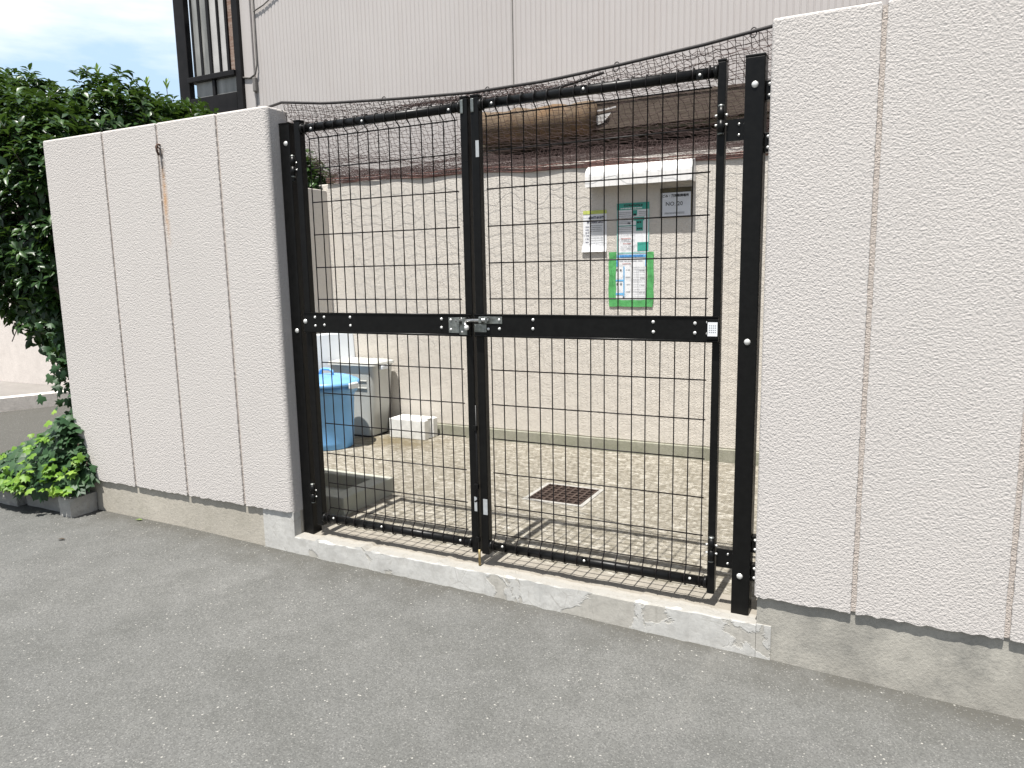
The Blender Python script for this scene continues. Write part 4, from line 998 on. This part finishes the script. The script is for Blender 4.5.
def shrub(label, lumps, n, keep, trunk, grp, sprigs=()):
    h = thing('shrub', label, 'shrub', (trunk[0], trunk[1], 0), grp)
    V, F, C, ax = crown(lumps, n, keep); mesh_np('foliage', V, F, M['leaf'], h)
    mb = MB(); tx, ty, zt = trunk
    mb.tube([(tx, ty, -0.05), (tx+0.02, ty, 0.3), (tx-0.02, ty+0.02, 0.7), (tx-0.05, ty+0.03, zt)], [0.045, 0.036, 0.032, 0.028], 8)
    sel = nr.choice(len(C), 60, replace=False); branches((tx-0.03, ty+0.02, zt-0.15), [C[i] for i in sel], mb, 0.016)
    for i in nr.choice(len(C), 260, replace=False): mb.tube([C[i]-ax[i]*0.14, C[i]+ax[i]*0.05], 0.0028, 4)
    mb.build('trunk', M['bark'], h)
    if len(sprigs):
        pos = []; dr = []; up = []; sm = MB()
        for (x, y, z0, z1) in sprigs:
            sm.tube([(x, y, z0), (x+0.006, y, (z0+z1)/2), (x, y, z1)], 0.0025, 4)
            for q in range(7):
                an = q*2.4; pos.append((x, y, z1-0.05+0.008*q)); dr.append((math.cos(an)*0.5, math.sin(an)*0.5, 0.9)); up.append((-math.cos(an), -math.sin(an), 0.5))
        pos, dr, up = map(np.array, (pos, dr, up)); m = len(pos)
        V, F = leaves(pos, dr, up, nr.uniform(0.05, 0.075, m), nr.uniform(0.014, 0.022, m), 0.05)
        mesh_np('young_leaves', V, F, M['leaf_young'], h); sm.build('shoots', M['bark'], h)
    return h
keepA = lambda p: (p[1] > 0.06 or p[0] < -1.87) and p[1] > -0.22 and p[2] > 0.62 + max(0, -(p[0]+2.0))*0.62
shrub('dense dark green shrub at the left wall end, bare below with ivy at its foot',
      [((-2.35, 0.22, 1.62), (0.5, 0.36, 0.78)), ((-2.12, 0.3, 1.25), (0.28, 0.3, 0.6)), ((-2.95, 0.45, 1.75), (0.6, 0.45, 0.83)), ((-3.45, 0.7, 1.9), (0.6, 0.5, 0.85)), ((-2.45, 0.8, 2.0), (0.45, 0.5, 0.62))],
      3500, keepA, (-1.97, 0.1, 1.2), 'shrubs along the left side of the yard')
keepB = lambda p: p[0] < -1.86 or (p[2] > 2.05 and p[1] > 0.1)
shrub('leafy shrub behind the left wall with pale young shoots sticking up',
      [((-2.45, 1.35, 1.95), (0.5, 0.55, 0.62)), ((-2.3, 1.9, 1.9), (0.42, 0.5, 0.58)), ((-2.2, 2.2, 1.95), (0.36, 0.32, 0.42)), ((-3.0, 1.6, 2.0), (0.55, 0.6, 0.72))],
      2000, keepB, (-2.35, 1.6, 1.3), 'shrubs along the left side of the yard',
      sprigs=[(-2.85, 1.0, 2.5, 2.81), (-2.9, 1.45, 2.5, 2.82), (-2.74, 1.5, 2.45, 2.8)])

# ivy at the wall foot
IV = thing('ivy', 'low ivy with front leaves coloured sunlit yellow green spilling over the planter blocks', 'ivy', (-2.0, -0.05, 0))
def ivy_leaf_mesh(n, sampler, size, tilt):
    V = []; F = []
    out5 = [(0, 0), (0.34, -0.12), (0.62, 0.18), (0.36, 0.42), (0.42, 0.8), (0.12, 0.7), (0, 1.0), (-0.12, 0.7), (-0.42, 0.8), (-0.36, 0.42), (-0.62, 0.18), (-0.34, -0.12)]
    for i in range(n):
        p, nn = sampler(); nn = nn + nr.normal(0, tilt, 3); nn /= np.linalg.norm(nn)
        d = np.array([0, -0.35, -0.9]) + nr.normal(0, 0.45, 3); d -= nn*np.dot(d, nn); d /= np.linalg.norm(d); s = np.cross(d, nn); L = nr.uniform(*size)
        o = len(V); V.append(p + d*L*0.35 + nn*L*0.05)
        for a, b in out5: V.append(p + s*a*L + d*b*L - nn*(0.28*abs(a)*L + 0.12*max(0, b-0.5)*L))
        for k in range(12): F.append((o, o+1+k, o+1+(k+1) % 12))
    return np.array(V), np.array(F)
def ivy_top(x):   # height of the mound
    return float(np.interp(x, [-2.75, -2.5, -2.3, -2.1, -1.95, -1.84, -1.76, -1.68], [0.16, 0.24, 0.34, 0.42, 0.5, 0.52, 0.30, 0.14]))
def samp_mound():
    x = nr.uniform(-2.75, -1.70) if nr.random() < 0.75 else nr.uniform(-2.3, -1.75); h = ivy_top(x); t = nr.random()
    a = t*math.pi*0.5; depth = 0.17
    y = -0.11 - depth*math.cos(a) if x < -1.86 else -0.12 - 0.1*math.cos(a)
    y += 0.25*(t**2) if x < -1.9 else 0.02*t
    z0 = 0.10 if x > -1.86 else 0.075
    z = z0 + max(h-z0, 0.03)*math.sin(a)*nr.uniform(0.75, 1.0)
    p = np.array([x, y+nr.uniform(0, 0.07), z]); 
    return p, np.array([nr.normal(0.15, 0.2), -math.cos(a)-0.3, math.sin(a)+0.35])
def samp_climb():
    z = nr.uniform(0.35, 1.05); return np.array([-1.95+nr.normal(0, 0.035)-0.07*(z > 0.85), 0.03+nr.normal(0, 0.06), z]), np.array([0.3, -0.8, 0.3])
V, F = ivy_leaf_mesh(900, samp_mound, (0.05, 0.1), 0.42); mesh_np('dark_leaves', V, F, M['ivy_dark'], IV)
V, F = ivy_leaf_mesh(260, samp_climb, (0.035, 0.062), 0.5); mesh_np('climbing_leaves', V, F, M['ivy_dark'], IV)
def samp_sunlit():
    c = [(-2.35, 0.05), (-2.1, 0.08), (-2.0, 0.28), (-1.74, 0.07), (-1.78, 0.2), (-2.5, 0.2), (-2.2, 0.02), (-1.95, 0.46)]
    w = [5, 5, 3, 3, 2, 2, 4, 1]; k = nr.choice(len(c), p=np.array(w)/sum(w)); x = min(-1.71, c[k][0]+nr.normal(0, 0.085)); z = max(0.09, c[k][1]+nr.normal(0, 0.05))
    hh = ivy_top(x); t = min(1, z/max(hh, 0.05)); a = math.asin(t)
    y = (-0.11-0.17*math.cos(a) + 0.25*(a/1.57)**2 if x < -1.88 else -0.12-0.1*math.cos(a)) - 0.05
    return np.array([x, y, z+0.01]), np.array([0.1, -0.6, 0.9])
V, F = ivy_leaf_mesh(190, samp_sunlit, (0.032, 0.058), 0.45); mesh_np('sunlit_leaves', V, F, M['ivy_sunlit'], IV)
mb = MB()
for i in range(26):
    x = rng.uniform(-2.6, -1.72); h = ivy_top(x)
    mb.tube([(x, 0.0, 0.0), (x+rng.uniform(-.05, .05), -0.1, h*0.5), (x+rng.uniform(-.1, .1), -0.12, h*0.65)], 0.004, 5)
mb.build('stems', M['bark'], IV)

# small litter on the road by the wall foot
for (x, y, lab, c) in ((-1.32, -0.12, 'tiny yellow fallen leaf by the left plinth', 'leaf_young'), (-1.42, -0.5, 'small dark fallen leaf alone on the asphalt', 'bark')):
    V, F = leaves(np.array([[x, y, road_z(x)+0.006]]), np.array([[0.8, 0.3, 0.05]]), np.array([[0.0, 0.1, 1.0]]), np.array([0.045]), np.array([0.022]), 0.05)
    me = bpy.data.meshes.new('fallen_leaf'); me.from_pydata(V.tolist(), [], F.tolist()); me.materials.append(M[c]); o = bpy.data.objects.new('fallen_leaf', me); COL.objects.link(o)
    tag(o, lab, 'leaf')
